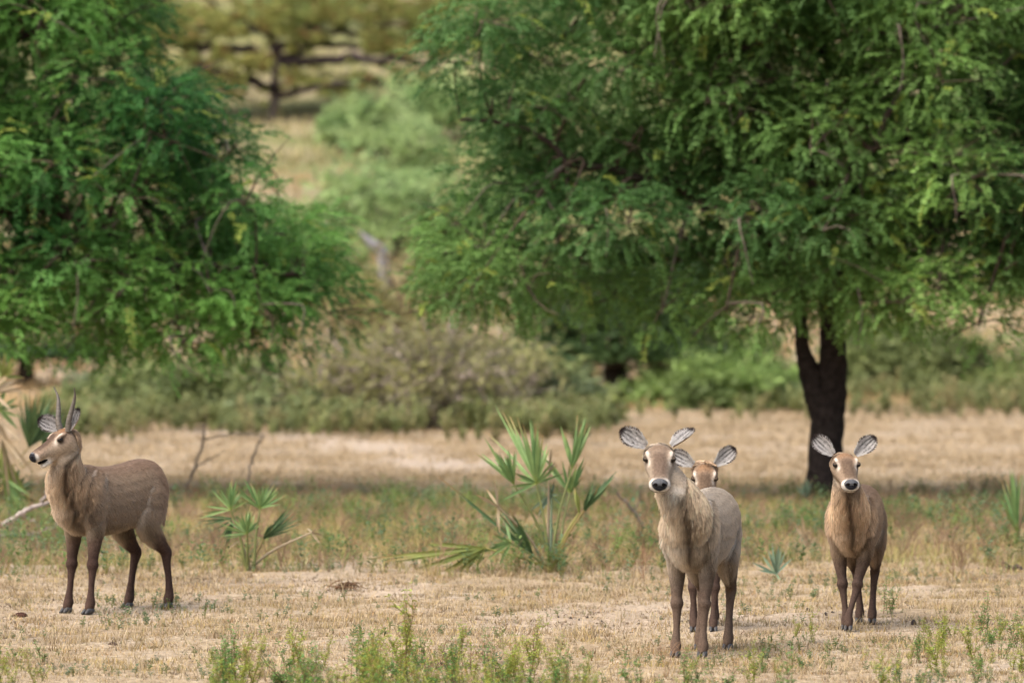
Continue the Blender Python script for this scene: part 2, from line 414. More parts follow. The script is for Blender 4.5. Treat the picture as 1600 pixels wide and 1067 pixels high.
def belt_mask(x, y):
    px = 800+x/y*FPX; py = HOR+CAMH*FPX/y
    lo = 778+14*(fbm(x, y, 3, 1)-.5)*2 - 10*np.exp(-((px-1520)/120)**2)
    hi = 893+16*(fbm(x, y, 2, 2)-.5)*2 - 15*np.exp(-((px-1350)/300)**2)
    return sst(0, 12, py-lo)*(1-sst(0, 12, py-hi))
def build_forbs():
    g = Geo()
    x, y = rand_px(11000, -100, 1700, 745, 915, r); x, y = keep(x, y, belt_mask(x, y)*sst(.38, .56, fbm(x, y, 1.5, 4)), r)
    px = 800+x/y*FPX
    tms = [forb_tmpl(r, .30, 3, 8, .07, .022) for k in range(4)]
    gp = .40+.6*np.exp(-((px-1500)/160)**2)+.25*np.exp(-((px-60)/120)**2)+.12*np.exp(-((px-800)/150)**2)+.25*np.exp(-((px-1230)/60)**2)
    gx, gy = keep(x, y, gp, r)
    for k, tm in enumerate(tms):
        sl = slice(k, None, 4); scatter(g, tm, gx[sl], gy[sl], .6+.8*r.random(len(gx[sl])), (.08, .14, .04), ((.17, .24, .07), (.12, .19, .11))[k % 2], r)
    o = link('weeds', g.mesh('weeds'), M_leaf); tag(o, 'belt of low green weeds growing between the bare ground and the field', 'weeds', kind='stuff')
    g = Geo()
    x, y = rand_px(16000, -100, 1700, 745, 915, r); x, y = keep(x, y, belt_mask(x, y)*(.25+.75*sst(.4, .6, fbm(x, y, 1.2, 6))), r)
    for k, (ca, cb) in enumerate([((.30, .21, .09), (.40, .31, .17)), ((.26, .24, .08), (.36, .30, .12)), ((.14, .19, .05), (.30, .30, .09)), ((.38, .30, .15), (.33, .25, .09))]):
        tm = blade_tmpl(9, .17, .006, .45, .6, r, .05)
        sl = slice(k, None, 4); scatter(g, tm, x[sl], y[sl], .6+.9*r.random(len(x[sl])), ca, cb, r)
    for k in range(3):
        tm = twig_tmpl(r, .34, 4)
        x, y = rand_px(420, -80, 1680, 770, 905, r); x, y = keep(x, y, belt_mask(x, y), r)
        scatter(g, tm, x, y, .5+.8*r.random(len(x)), (.18, .11, .07), (.32, .22, .14), r)
    o = link('rank_grass', g.mesh('rank_grass'), M_grass); tag(o, 'belt of taller straw and rust coloured grass and dry weed stalks', 'grass', kind='stuff')
    # low green sprinkle over foreground
    g = Geo(); tm = forb_tmpl(r, .07, 2, 6, .035, .013)
    x, y = rand_px(2600, -100, 1700, 890, 1085, r); x, y = keep(x, y, sst(.5, .68, fbm(x, y, 1.0, 7)), r)
    scatter(g, tm, x, y, .6+.8*r.random(len(x)), GRN, BLUEG, r)
    o = link('seedlings', g.mesh('seedlings'), M_leaf); tag(o, 'tiny green seedlings sprinkled over the short dry foreground grass', 'seedlings', kind='stuff')
    # dead litter: small dark and orange flakes lying flat
    g = Geo()
    for k, (ca, cb) in enumerate([((.09, .06, .04), (.17, .11, .07)), ((.30, .18, .08), (.36, .24, .11)), ((.13, .12, .06), (.22, .20, .10))]):
        tm = blade_tmpl(4, .035, .009, 1.6, .4, r, .04)
        x, y = rand_px(9000, -100, 1700, 800, 1090, r)
        x, y = keep(x, y, .25+.75*sst(.42, .66, fbm(x, y*.5, 1.3, 1+k)), r)
        scatter(g, tm, x, y, .5+.9*r.random(len(x)), ca, cb, r)
    o = link('litter', g.mesh('litter'), M_grass); tag(o, 'dark and rusty flakes of dead leaf litter lying among the short grass', 'litter', kind='stuff')
    # clods and litter
    g = Geo()
    ico = np.array([(0, 0, 1), (.9, 0, .4), (.3, .85, .4), (-.7, .5, .4), (-.7, -.5, .4), (.3, -.85, .4), (.7, .5, -.2), (-.3, .85, -.2), (-.9, 0, -.2), (-.3, -.85, -.2), (.7, -.5, -.2)])
    icf = np.array([(0, 1, 2), (0, 2, 3), (0, 3, 4), (0, 4, 5), (0, 5, 1), (1, 6, 2), (2, 7, 3), (3, 8, 4), (4, 9, 5), (5, 10, 1), (2, 6, 7), (3, 7, 8), (4, 8, 9), (5, 9, 10), (1, 10, 6)])
    for k in range(5):
        V = ico*(.6+.8*r.random((11, 1)))*np.array([1, 1, .6])
        x, y = rand_px(5000, -100, 1700, 860, 1085, r)
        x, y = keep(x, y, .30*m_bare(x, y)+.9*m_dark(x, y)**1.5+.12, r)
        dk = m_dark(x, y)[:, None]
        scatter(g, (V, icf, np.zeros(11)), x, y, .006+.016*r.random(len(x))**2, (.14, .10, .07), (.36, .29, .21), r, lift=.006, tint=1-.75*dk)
    o = link('soil_clods', g.mesh('clods'), M_clod); tag(o, 'small crumbs and clods of soil scattered on the bare ground', 'soil', kind='stuff')
def build_skirt():
    r = np.random.default_rng(91); g = Geo(); tms = [forb_tmpl(r, .42, 5, 12, .13, .05) for k in range(4)]
    x, y = rand_px(9000, 60, 1660, 600, 712, r, False)
    px = 800+x/y*FPX; py = HOR+CAMH*FPX/y
    edge = np.where(px < 960, 668, 634); edge = edge+10*(fbm(x, y, 3, 2)-.5)*2
    p = sst(34, 0, py-edge)*sst(-30, -5, py-edge)*sst(.38, .6, fbm(x, y, 2.2, 5))*(1-.8*m_path(x, y))
    x, y = keep(x, y, p, r)
    for k, tm in enumerate(tms):
        sl = slice(k, None, 4); scatter(g, tm, x[sl], y[sl], .5+.9*r.random(len(x[sl])), (.13, .16, .06), ((.24, .26, .10), (.30, .26, .12))[k % 2], r)
    o = link('low_scrub', g.mesh('low_scrub'), M_leaf); tag(o, 'straggling low green growth thinning out in front of the scrub bushes', 'scrub', kind='stuff')
build_grass(); build_forbs(); build_skirt()

# ------------------------------------------------------------------ trees
def in_poly(px, py, poly):
    ins = np.zeros(len(px), bool); n = len(poly)
    for i in range(n):
        x1, y1 = poly[i]; x2, y2 = poly[(i+1) % n]
        c = ((y1 > py) != (y2 > py)) & (px < (x2-x1)*(py-y1)/(y2-y1+1e-9)+x1); ins ^= c
    return ins
def sprig_tmpl(r, L=.36, pairs=9, ll=.075, lw=.03, droop=.9):
    """drooping feathery spray, along +X, leaflets as triangles"""
    V = []; F = []; U = []
    az = r.normal()*.25
    for k in range(pairs):
        t = (k+.6)/pairs; c = np.array([L*t*(1-.2*t), az*L*t*t, -droop*L*t*t*.8])
        for s in (-1, 1):
            d = np.array([.45+.2*r.random(), s*(.75+.2*r.random()), -.35-.6*t*droop+.35*r.normal()]); d /= np.linalg.norm(d)
            l = ll*(.7+.6*r.random())*(1.15-.5*t); sd_ = np.cross(d, [r.normal()*.4, r.normal()*.4, 1.]); sd_ /= np.linalg.norm(sd_)
            o = len(V); V += [c-sd_*lw*.2, c+d*l*.55+sd_*lw*.6, c+d*l]; U += [t, t, 1]; F.append((o, o+1, o+2))
    return np.array(V), np.array(F), np.array(U)
def sprigs(geo, tms, P, D, sc, colf, r):
    """P positions, D outward directions (horizontal heading used)"""
    n = len(P); which = r.integers(0, len(tms), n)
    for k, (V, F, U) in enumerate(tms):
        m = which == k; p = P[m]; d = D[m]; q = len(p)
        if q == 0: continue
        yaw = np.arctan2(d[:, 1], d[:, 0])+r.normal(size=q)*.5; pit = np.arcsin(np.clip(d[:, 2], -1, 1))*.55+r.normal(size=q)*.25
        s_ = sc*(.7+.6*r.random(q)) if np.isscalar(sc) else sc[m]*(.7+.6*r.random(q))
        cp, sp = np.cos(pit), np.sin(pit); cy, sy = np.cos(yaw), np.sin(yaw)
        x, y, z = V[:, 0], V[:, 1], V[:, 2]
        x1 = x[None]*cp[:, None]-z[None]*sp[:, None]; z1 = x[None]*sp[:, None]+z[None]*cp[:, None]
        A = np.stack([(x1*cy[:, None]-y[None]*sy[:, None]), (x1*sy[:, None]+y[None]*cy[:, None]), z1], -1)*s_[:, None, None]+p[:, None]
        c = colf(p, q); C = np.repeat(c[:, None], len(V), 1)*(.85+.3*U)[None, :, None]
        Fa = (F[None]+(np.arange(q)*len(V))[:, None, None]).reshape(-1, 3)
        geo.add(A.reshape(-1, 3), Fa, C.reshape(-1, 3))

def clump_points(centers, radii, per, r, top=.35, dens=None):
    P = []; D = []
    for k, (c, (a, b, h)) in enumerate(zip(centers, radii)):
        n = int(per*(a*b)/(.5*.5)*(1 if dens is None else dens[k]))
        u = r.normal(size=(n, 3)); u[:, 2] += top; u /= np.linalg.norm(u, axis=1)[:, None]
        rr = (.45+.55*r.random(n)**.6)[:, None]
        P.append(c+u*rr*np.array([a, b, h])); D.append(u)
    return np.concatenate(P), np.concatenate(D)

def big_tree(name, label, base, poly, d0, depth, nclump, per, limbs, trunk, seed, group, colA, colB, crad=.55, holes=(), extra=()):
    r = np.random.default_rng(seed)
    t = empty(name, base, label, 'tree', group)
    bx, by, bz = base
    # crown clumps
    cs = []; tries = 0
    xs_ = [p[0] for p in poly]; ys_ = [p[1] for p in poly]
    while len(cs) < nclump and tries < nclump*60:
        tries += 1
        px = r.uniform(min(xs_), max(xs_)); py = r.uniform(min(ys_), max(ys_))
        if not in_poly(np.array([px]), np.array([py]), poly)[0]: continue
        if any(math.hypot((px-h[0])/h[2], (py-h[1])/h[3]) < 1 for h in holes): continue
        cx = X(px, d0); cz = CAMH-(py-HOR)/FPX*d0
        cy = d0+r.uniform(-1, 1)*depth*math.sqrt(max(.1, 1-min(1, abs(cx-bx)/9)**2))
        c = np.array([cx, cy, cz])
        if any(np.sum(((c-e)/np.array([1, 1.2, .8]))**2) < (crad*.52)**2 for e in cs): continue
        cs.append(c)
    cs += [np.array([X(p[0], d0), d0+p[2], CAMH-(p[1]-HOR)/FPX*d0]) for p in extra]
    cs = np.array(cs)
    rad = np.stack([crad*r.uniform(.75, 1.35, len(cs)), crad*r.uniform(.75, 1.3, len(cs)), crad*r.uniform(.55, .9, len(cs))], 1)
    cpx = 800+cs[:, 0]/d0*FPX; cpy = HOR+(CAMH-cs[:, 2])/d0*FPX
    dens = np.where(cs[:, 1] > d0+1.3, .6, 1.)*np.where((cpx < -140) | (cpx > 1740) | (cpy < -120), .35, 1.)
    P, D = clump_points(cs, rad, per, r, dens=dens)
    P = P-np.array(base)
    tms = [sprig_tmpl(r, L, 10, .066, .042, dr) for L in (.26, .33, .40) for dr in (.35, .8)]
    ncl = np.repeat(np.arange(len(cs)), [int(per*(a*b)/.25) for a, b, h in rad])
    ctone = r.random(len(cs))
    def colf(p, q):
        n1 = vn(p[:, 0]+p[:, 1]*.4, p[:, 2], 1.3, 3)[:, None]; n1 = np.clip((n1-.25)*1.6, 0, 1)
        c = np.array(colA)*(1-n1)+np.array(colB)*n1
        yl = (r.random(q) < .035)[:, None]
        c = np.where(yl, np.array([.28, .34, .07]), c)*(.72+.55*vn(p[:, 0]*1., p[:, 2]+p[:, 1], .55, 6))[:, None]
        return c*(.75+.5*r.random(q))[:, None]
    g = Geo(); sprigs(g, tms, P, D, 1.0, colf, r)
    link('crown', g.mesh(name+'_crown'), M_leaf, t)
    # trunk
    g = Geo()
    for pts, rad_ in trunk:
        V, F = tube(np.array([np.array(p)-np.array(base) for p in pts]), rad_, seg=18, n=40, jit=.16, r=r)
        g.add(V, F, (.028, .021, .019))
    link('trunk', g.mesh(name+'_trunk'), M_bark, t)
    # limbs and branches
    nodes_ = []
    g = Geo()
    for pts, rad_ in limbs:
        pts = np.array([np.array(p) for p in pts])
        q = cat_path(pts, 16); q[1:-1] += r.normal(size=(14, 3))*.05
        rr = np.interp(np.linspace(0, 1, 16), np.linspace(0, 1, len(rad_)), rad_)
        V, F = tube(q-np.array(base), rr, seg=8, jit=.15, r=r); g.add(V, F, (.045, .033, .026))
        nodes_ += list(zip(q[3:], rr[3:]))
        link('limb', g.mesh(name+'_limb'), M_bark, t); g = Geo()
    NP = np.array([n[0] for n in nodes_]); NR = np.array([n[1] for n in nodes_])
    tc = NP[0]
    for c in cs:
        dd = np.linalg.norm(NP-c, axis=1)+ .4*np.maximum(0, NP[:, 2]-c[2]); k = np.argmin(dd)
        a = NP[k]; mid = (a+c)/2+r.normal(size=3)*.18+np.array([0, 0, .12]); end = c+np.array([0, 0, -.1])
        r0 = min(NR[k]*.6, .012+.02*dd[k])
        V, F = tube(np.array([a, mid, end])-np.array(base), [r0, r0*.7, r0*.3], seg=5, n=7, jit=.2, r=r)
        g.add(V, F, (.075, .055, .04) if r.random() < .9 else (.16, .13, .11))
        for q in range(3):
            e = c+r.normal(size=3)*np.array([.4, .4, .3]); V, F = tube(np.array([end*.5+c*.5, (c+e)/2+r.normal(size=3)*.06, e])-np.array(base), [.012, .009, .004], seg=4, n=4, r=r)
            g.add(V, F, (.10, .075, .055) if r.random() < .85 else (.18, .15, .12))
    # hanging bare twigs
    for q in range(int(nclump*.15)):
        c = cs[r.integers(len(cs))]; s_ = np.array([r.normal()*.35, -abs(r.normal())*.5-.3, 0]); p0 = c+s_
        e = p0+np.array([r.normal()*.25, r.normal()*.2, -.3-.5*r.random()])
        V, F = tube(np.array([c, p0, (p0+e)/2+r.normal(size=3)*.05, e])-np.array(base), [.013, .011, .008, .004], seg=4, n=7, r=r)
        g.add(V, F, (.13, .105, .085))
    link('branches', g.mesh(name+'_branches'), M_bark, t)
    return t

DR = CAMH*FPX/(778-HOR)
def R_(px, py, dy=0): d = DR+dy; return (X(px, DR), DR+dy, CAMH-(py-HOR)/FPX*DR)
bR = G(1287, 782); DR = bR[1]
polyR = [(608, 450), (618, 390), (662, 320), (725, 260), (765, 200), (765, 150), (740, 100), (715, 50), (690, 0), (665, -80), (690, -180), (760, -320), (1000, -430), (1300, -470), (1600, -420), (1830, -300), (1980, -100), (1990, 150), (1940, 350), (1800, 470), (1700, 520), (1560, 518), (1440, 508), (1385, 500), (1340, 478), (1290, 445), (1235, 455), (1180, 485), (1120, 498), (1060, 485), (1020, 485), (960, 490), (925, 430), (905, 380), (870, 400), (850, 455), (790, 468), (725, 480), (665, 472)]
trunkR = [([R_(1286, 805), R_(1288, 778), R_(1291, 700), R_(1296, 640), R_(1300, 590), R_(1302, 545), R_(1300, 500), R_(1296, 430)], [.33, .225, .205, .20, .185, .16, .15, .14]),
          ([R_(1284, 660, -.03), R_(1276, 620, -.02), R_(1267, 585), R_(1255, 548), R_(1252, 515), R_(1248, 440)], [.12, .15, .145, .09, .08, .075])]
limbsR = [([R_(1296, 430), R_(1290, 330, .1), R_(1270, 200, -.2), R_(1290, 40), R_(1300, -200)], [.14, .11, .085, .06, .03]),
          ([R_(1248, 440), R_(1180, 350, -.4), R_(1060, 300, -.8), R_(900, 240, -1.1), R_(720, 190, -.9)], [.08, .075, .06, .045, .02]),
          ([R_(1250, 450), R_(1150, 380, .8), R_(1000, 400, 1.4), R_(820, 390, 1.2), R_(690, 400, .8)], [.08, .07, .055, .04, .02]),
          ([R_(1296, 440), R_(1360, 350, -.5), R_(1460, 350, -.9), R_(1580, 350, -1.1), R_(1750, 330, -1)], [.12, .09, .075, .06, .03]),
          ([R_(1292, 360), R_(1380, 240, .6), R_(1500, 180, 1), R_(1650, 150, 1.2)], [.1, .08, .05, .03]),
          ([R_(1285, 320), R_(1160, 230, .6), R_(1000, 90, 1.0), R_(850, -40, .9), R_(740, -80, .6)], [.09, .07, .05, .04, .02]),
          ([R_(1280, 260), R_(1200, 120, -.9), R_(1080, 20, -1.6), R_(1000, -120, -1.5)], [.08, .06, .045, .02]),
          ([R_(1290, 350), R_(1300, 290, -1.0), R_(1330, 250, -1.8), R_(1380, 160, -2.1), R_(1420, 60, -2)], [.08, .06, .05, .04, .02])]
big_tree('broad_crowned_tree', 'big spreading green tree on a dark forked trunk behind the right antelopes', bR, polyR, DR, 2.5, 490, 74, limbsR, trunkR, 5,
         None, (.06, .135, .038), (.175, .30, .075), holes=[(1000, 300, 26, 22), (1110, 330, 38, 20), (1245, 385, 20, 16), (885, 440, 30, 45)],
         extra=[(1205, 470, -1), (1250, 440, -1.5), (1290, 440, -1.2), (1330, 450, -1.4), (1370, 475, -1), (1180, 485, .5), (1300, 440, .9)])

DL = 66.5
def L_(px, py, dy=0): return (X(px, DL), DL+dy, CAMH-(py-HOR)/FPX*DL)
bLp = (X(-190, DL), DL, float(gh(X(-190, DL), DL)))
polyL = [(-700, 380), (-780, 100), (-700, -150), (-450, -330), (-100, -400), (100, -330), (230, -180), (225, -60), (225, 30), (205, 80), (185, 130), (290, 165), (360, 190), (378, 235), (415, 275), (440, 310), (478, 355), (508, 400), (545, 450), (552, 505), (450, 525), (330, 522), (200, 525), (60, 525), (-100, 520), (-400, 480)]
trunkL = [([L_(-190, 770), L_(-188, 740), L_(-180, 640), L_(-170, 540), L_(-160, 440)], [.3, .24, .21, .19, .17])]
limbsL = [([L_(-160, 440), L_(-60, 350, -.5), L_(80, 320, -1), L_(240, 400, -1.3), L_(480, 430, -1)], [.14, .11, .09, .06, .02]),
          ([L_(-160, 440), L_(0, 400, .8), L_(150, 300, 1.2), L_(350, 220, 1.1)], [.13, .09, .06, .02]),
          ([L_(-165, 430), L_(-130, 250, -.3), L_(0, 80, -.8), L_(180, 40, -1)], [.13, .1, .06, .02]),
          ([L_(-165, 430), L_(-200, 200), L_(-160, 0, .4), L_(-100, -250, .4)], [.13, .1, .07, .02]),
          ([L_(-170, 440), L_(-350, 330), L_(-550, 250, .4), L_(-680, 200, .4)], [.12, .09, .06, .02])]
big_tree('broad_crowned_tree', 'wide bright green tree whose crown hangs over the horned antelope', bLp, polyL, DL, 2.5, 460, 74, limbsL, trunkL, 9,
         None, (.05, .15, .038), (.155, .315, .07), holes=[(265, 300, 22, 20), (240, 375, 16, 34)])

# ------------------------------------------------------------------ shrubs and far trees
def shrub(name, label, px, py, wpx, hpx, colA, colB, seed, group=None, cat='bush', nleaf=1500, ls=.09, bare=.3, wood=(.20, .155, .12), flat=False, trunk=None, per=None, base=None, depth=None, lean=0, branches=26):
    r = np.random.default_rng(seed)
    b = G(px, py) if base is None else base
    d = b[1]; s = d/FPX; Wm = wpx*s/2; Hm = hpx*s; Dm = depth or min(Wm*.8, 3.0)
    t = empty(name, b, label, cat, group)
    g = Geo(); ends = []
    for k in range(branches):
        a = r.uniform(0, 2*PI); q = r.random()**.6
        e = np.array([math.cos(a)*Wm*q*1.05, math.sin(a)*Dm*q*.9, Hm*(.18+.85*r.random()**1.3)*(1-.4*q*q)*(1.3 if r.random() < .12 else 1)])
        if flat: e[2] = Hm*(.72+.2*r.random())
        s0 = np.array([r.normal()*Wm*.25*(0 if trunk else 1), r.normal()*Dm*.2*(0 if trunk else 1), -.05])
        if trunk: s0 = np.array([lean*Hm*.4, 0, Hm*trunk*(.7+.5*r.random())])
        m = s0*.5+e*.5+np.array([r.normal()*.12*Wm, r.normal()*.12*Dm, Hm*(.12+.1*r.normal())])
        rr = (.012+.012*Hm)*(1.3 if bare > .5 else 1)
        V, F = tube([s0, m, e], [rr, rr*.6, rr*.2], seg=5, n=8, jit=.2, r=r); g.add(V, F, np.array(wood)*(.6+.7*r.random()))
        ends.append(e); ends.append(m*.35+e*.65)
        for j in range(4):
            f = e+r.normal(size=3)*np.array([.25*Wm, .25*Dm, .16*Hm]); f[2] = abs(f[2]); mm = m*(.3*r.random()+.2)+e*.6
            V, F = tube([mm, (mm+f)/2+r.normal(size=3)*.05*Hm, f], [rr*.4, rr*.3, rr*.12], seg=4, n=4, r=r); g.add(V, F, np.array(wood)*(.7+.7*r.random())); ends.append(f)
    link('branches', g.mesh(name+'_wood'), M_bark, t)
    if trunk:
        g2 = Geo(); nst = 3 if trunk < .4 else 1
        for q in range(nst):
            o_ = (q-(nst-1)/2)*.16*(d/100)
            V, F = tube([(o_*.5, 0, -.15), (o_+lean*Hm*.2, 0, Hm*trunk*.5), (o_*1.8+lean*Hm*.4, .05, Hm*trunk*1.1)], [.17*Hm**.8, .12*Hm**.8, .08*Hm**.8], seg=9, n=10, jit=.2, r=r)
            g2.add(V, F, (.03, .024, .02))
        link('trunk', g2.mesh(name+'_trunk'), M_bark, t)
    ends = np.array(ends)
    n = nleaf; k = r.integers(0, len(ends), n); sp = np.array([.13*Wm, .15*Dm, .065*Hm])+.04
    P = ends[k]+r.normal(size=(n, 3))*sp; P[:, 2] = np.abs(P[:, 2])
    if trunk: P[:, 2] = np.maximum(P[:, 2], Hm*trunk*(.85+.3*r.random(n)))
    if flat: P[:, 2] = np.minimum(P[:, 2], Hm)
    a = r.random(n)*2*PI; e = r.normal(size=n)*.5
    dv = np.stack([np.cos(a)*np.cos(e), np.sin(a)*np.cos(e), np.sin(e)], 1)*(ls*(.6+.8*r.random(n)))[:, None]
    sv = np.cross(dv, r.normal(size=(n, 3))); sv = sv/(np.linalg.norm(sv, axis=1)[:, None]+1e-9)*(ls*.32)
    V = np.stack([P-dv, P+sv, P+dv, P-sv], 1).reshape(-1, 3)
    F = (np.arange(n)*4)[:, None]+np.array([0, 1, 2, 3])[None]
    nn = vn(P[:, 0]+P[:, 1]*.5, P[:, 2], max(.5, .35*Hm), seed % 7)[:, None]; nn = np.clip((nn-.2)*1.6, 0, 1)
    C = (np.array(colA)*(1-nn)+np.array(colB)*nn)*(.7+.6*r.random((n, 1)))
    me = mesh_np(name+'_leaves', V, F, np.repeat(C, 4, 0))
    link('foliage', me, M_leaf, t)
    return t

OLV = (.11, .14, .05); OLV2 = (.21, .25, .09); GA = (.11, .155, .05); GB = (.19, .26, .085); PALEG = (.20, .30, .11); PALEG2 = (.32, .41, .17)  # PALEG tones: distance haze on the slope put into the leaf colour
BRN = (.20, .14, .07); YOL = (.27, .23, .08); GRY = (.15, .19, .10)
gl = 'low scrub bushes along the far edge of the field'
bush_list = [
 ('grey green low bush at the left end of the scrub row', 165, 652, 130, 60, GRY, OLV2, 2200),
 ('grey green bush behind the horned antelope with a dark gap under it', 262, 655, 190, 85, OLV, OLV2, 3200),
 ('broad olive green bush left of the brown thorn pile', 385, 660, 220, 95, OLV, (.19, .22, .08), 4600),
 ('low green bush at the foot of the thorn pile, left side', 470, 668, 170, 70, GRY, OLV2, 2600),
 ('low dusty green bush spreading to the right of the thorn pile', 835, 664, 190, 85, GRY, OLV2, 3200),
 ('yellow green low bush just left of the dark multi stemmed tree', 905, 658, 100, 40, OLV2, (.24, .27, .07), 1800),
 ('taller olive bush left of the dark multi stemmed tree', 862, 622, 130, 125, OLV, OLV2, 3000),
 ('bright green bush right of the dark multi stemmed tree', 1070, 636, 140, 62, GB, (.20, .29, .08), 2800),
 ('wide bright green bush left of the big dark trunk', 1160, 640, 190, 74, GA, (.20, .29, .08), 3600),
 ('tall olive bush behind the bright green ones left of the big trunk', 1110, 612, 200, 105, OLV, (.17, .22, .07), 3600),
 ('grey green bush immediately right of the big dark trunk', 1375, 616, 150, 88, OLV, OLV2, 3000),
 ('large rounded olive bush right of the big dark trunk', 1470, 618, 200, 96, OLV, (.19, .22, .08), 4200),
 ('low yellow green bush near the right edge', 1570, 622, 150, 44, OLV2, (.20, .24, .07), 2200),
 ('olive bush upslope behind the rounded one at right', 1400, 560, 180, 50, OLV, OLV2, 2400)]
for i, (lb, px, py, w_, h_, ca, cb, n) in enumerate(bush_list):
    shrub('scrub_bush', lb, px, py, w_, h_, ca, cb, 100+i, group=gl, nleaf=int(n*1.15), ls=.13, branches=34)
# brown thorn piles
for i, (lb, px, py, w_, h_) in enumerate([
    ('brown tangled thorn bush forming the left part of the pile', 560, 668, 220, 135),
    ('tallest tangle of brown thorn branches in the middle of the pile', 690, 670, 250, 160),
    ('brown thorn bush forming the right part of the pile', 790, 664, 180, 130)]):
    shrub('thorn_bush', lb, px, py, w_, h_, (.17, .16, .075), (.31, .30, .12), 200+i, group='dry brown thorn bushes in the pile', nleaf=2900, ls=.10, wood=(.30, .25, .21), branches=95, bare=.8)
shrub('thorn_bush', 'rusty brown thicket between the two green crowns', 620, 560, 240, 150, (.20, .165, .08), (.32, .30, .12), 210, nleaf=3600, ls=.13, wood=(.2, .13, .1), branches=50)
# dark multi stemmed tree
shrub('small_dark_tree', 'small dark green tree with several black stems behind the front antelope', 962, 634, 270, 210, (.03, .065, .025), (.07, .12, .04), 220, cat='tree', nleaf=9000, ls=.12, trunk=.40, branches=40)
shrub('small_dark_tree', 'thin stemmed young tree at the left edge behind the palm', 40, 606, 210, 110, (.04, .08, .03), (.08, .13, .05), 221, cat='tree', nleaf=2600, ls=.12, trunk=.5, branches=16)
# slope
gs = 'pale green trees on the slope between the crowns'
for i, (px, py, w_, h_, lb) in enumerate([
    (640, 405, 170, 130, 'pale green sapling lowest on the slope beside the big crown'),
    (560, 372, 130, 120, 'pale green sapling on the slope above the dead stump'),
    (655, 320, 150, 130, 'hazy green sapling half behind the big crown'),
    (540, 240, 80, 80, 'small pale green sapling below the flat thorn tree'),
    (480, 470, 170, 120, 'green sapling at the foot of the slope beside the left crown'),
    (600, 255, 110, 95, 'pale green sapling in the middle of the gap')]):
    shrub('slope_sapling', lb, px, py, w_, h_, PALEG if i != 4 else GA, PALEG2 if i != 4 else GB, 300+i, group=gs, cat='tree', nleaf=1500, ls=.21, trunk=.3, wood=(.3, .26, .2), branches=22)
# flat topped thorn tree on the slope
def thorn_tree():
    b = G(428, 186); d = b[1]; s = d/FPX; r = np.random.default_rng(33)
    t = empty('flat_topped_thorn_tree', b, 'flat topped thorn tree with black horizontal limbs on the slope', 'tree')
    def L(px, py, dy=0): return np.array([(px-428)*s, dy, -(py-186)*s])
    g = Geo()
    V, F = tube([L(428, 192), L(430, 150), L(432, 100), L(436, 70)], np.array([9, 8, 8, 6])*s, seg=10, n=14, jit=.2, r=r); g.add(V, F, (.16, .13, .12))
    link('trunk', g.mesh('thorn_trunk'), M_bark, t)
    for pts, ra in [([L(436, 100), L(500, 97, -1), L(560, 92, -2), L(630, 100, -2), L(690, 104, -1)], [7, 6, 5, 4, 2]),
                    ([L(430, 140), L(380, 125, -1), L(330, 112, -1.5), L(280, 108, -1), L(255, 104)], [6, 6, 6, 5, 3]),
                    ([L(430, 95), L(370, 72, 1), L(320, 78, 1), L(260, 70, 0), L(235, 74)], [6, 5, 5, 4, 2]),
                    ([L(470, 70), L(480, 45), L(540, 52, 1), L(600, 42, 2), L(650, 36)], [5, 4, 4, 3, 2]),
                    ([L(432, 80), L(470, 60), L(480, 30, 1), L(500, -20, 1)], [6, 5, 4, 2]),
                    ([L(430, 75), L(410, 40, 1), L(350, 20, 1), L(300, -20)], [6, 5, 3, 2]),
                    ([L(385, 130), L(388, 105), L(386, 70)], [4, 3, 2]), ([L(430, 150), L(480, 142, -1), L(560, 130, -2), L(640, 140, -1), L(700, 134)], [5, 4, 4, 3, 2]), ([L(434, 90), L(500, 70, 1), L(580, 72, 2), L(680, 60, 2), L(740, 66)], [5, 4, 4, 3, 2]), ([L(430, 60), L(380, 45, 1), L(300, 44, 1), L(240, 30)], [4, 4, 3, 2])]:
        g = Geo(); pts = np.array(pts); V, F = tube(cat_path(pts, 14)+r.normal(size=(14, 3))*.06, np.interp(np.linspace(0, 1, 14), np.linspace(0, 1, len(ra)), ra)*s*1.35, seg=7, jit=.2, r=r)
        g.add(V, F, (.045, .033, .035)); link('limb', g.mesh('thorn_limb'), M_bark, t)
    # leaf layers
    n = 15000; P = []
    for (x0, x1, y0, y1, k) in [(200, 740, -90, -10, 5000), (200, 460, 0, 66, 4200), (450, 740, -5, 45, 4200), (220, 430, 78, 104, 1800), (450, 730, 55, 92, 2400), (440, 700, 108, 150, 2200), (240, 420, 112, 160, 1500)]:
        px = r.uniform(x0, x1, k); py = r.uniform(y0, y1, k)+8*np.sin(px*.05)
        m = vn(px, py*2, 26, 2) > .33
        px, py = px[m], py[m]; P.append(np.stack([(px-428)*s, r.uniform(-2.5, 3, len(px)), -(py-186)*s], 1))
    P = np.concatenate(P); n = len(P)
    a = r.random(n)*2*PI; dv = np.stack([np.cos(a), np.sin(a), r.normal(size=n)*.3], 1)*(.16*(.6+.8*r.random(n)))[:, None]
    sv = np.cross(dv, r.normal(size=(n, 3))); sv = sv/(np.linalg.norm(sv, axis=1)[:, None])*.06
    V = np.stack([P-dv, P+sv, P+dv, P-sv], 1).reshape(-1, 3); F = (np.arange(n)*4)[:, None]+np.array([0, 1, 2, 3])[None]
    nn = vn(P[:, 0], P[:, 2], 1.2, 1)[:, None]; C = np.array([.20, .24, .07])*(1-nn)+np.array([.34, .33, .10])*nn
    br = (r.random((n, 1)) < .12); C = np.where(br, np.array([.25, .13, .06]), C)*(.7+.6*r.random((n, 1)))
    link('crown', mesh_np('thorn_crown', V, F, np.repeat(C, 4, 0)), M_leaf, t)
thorn_tree()
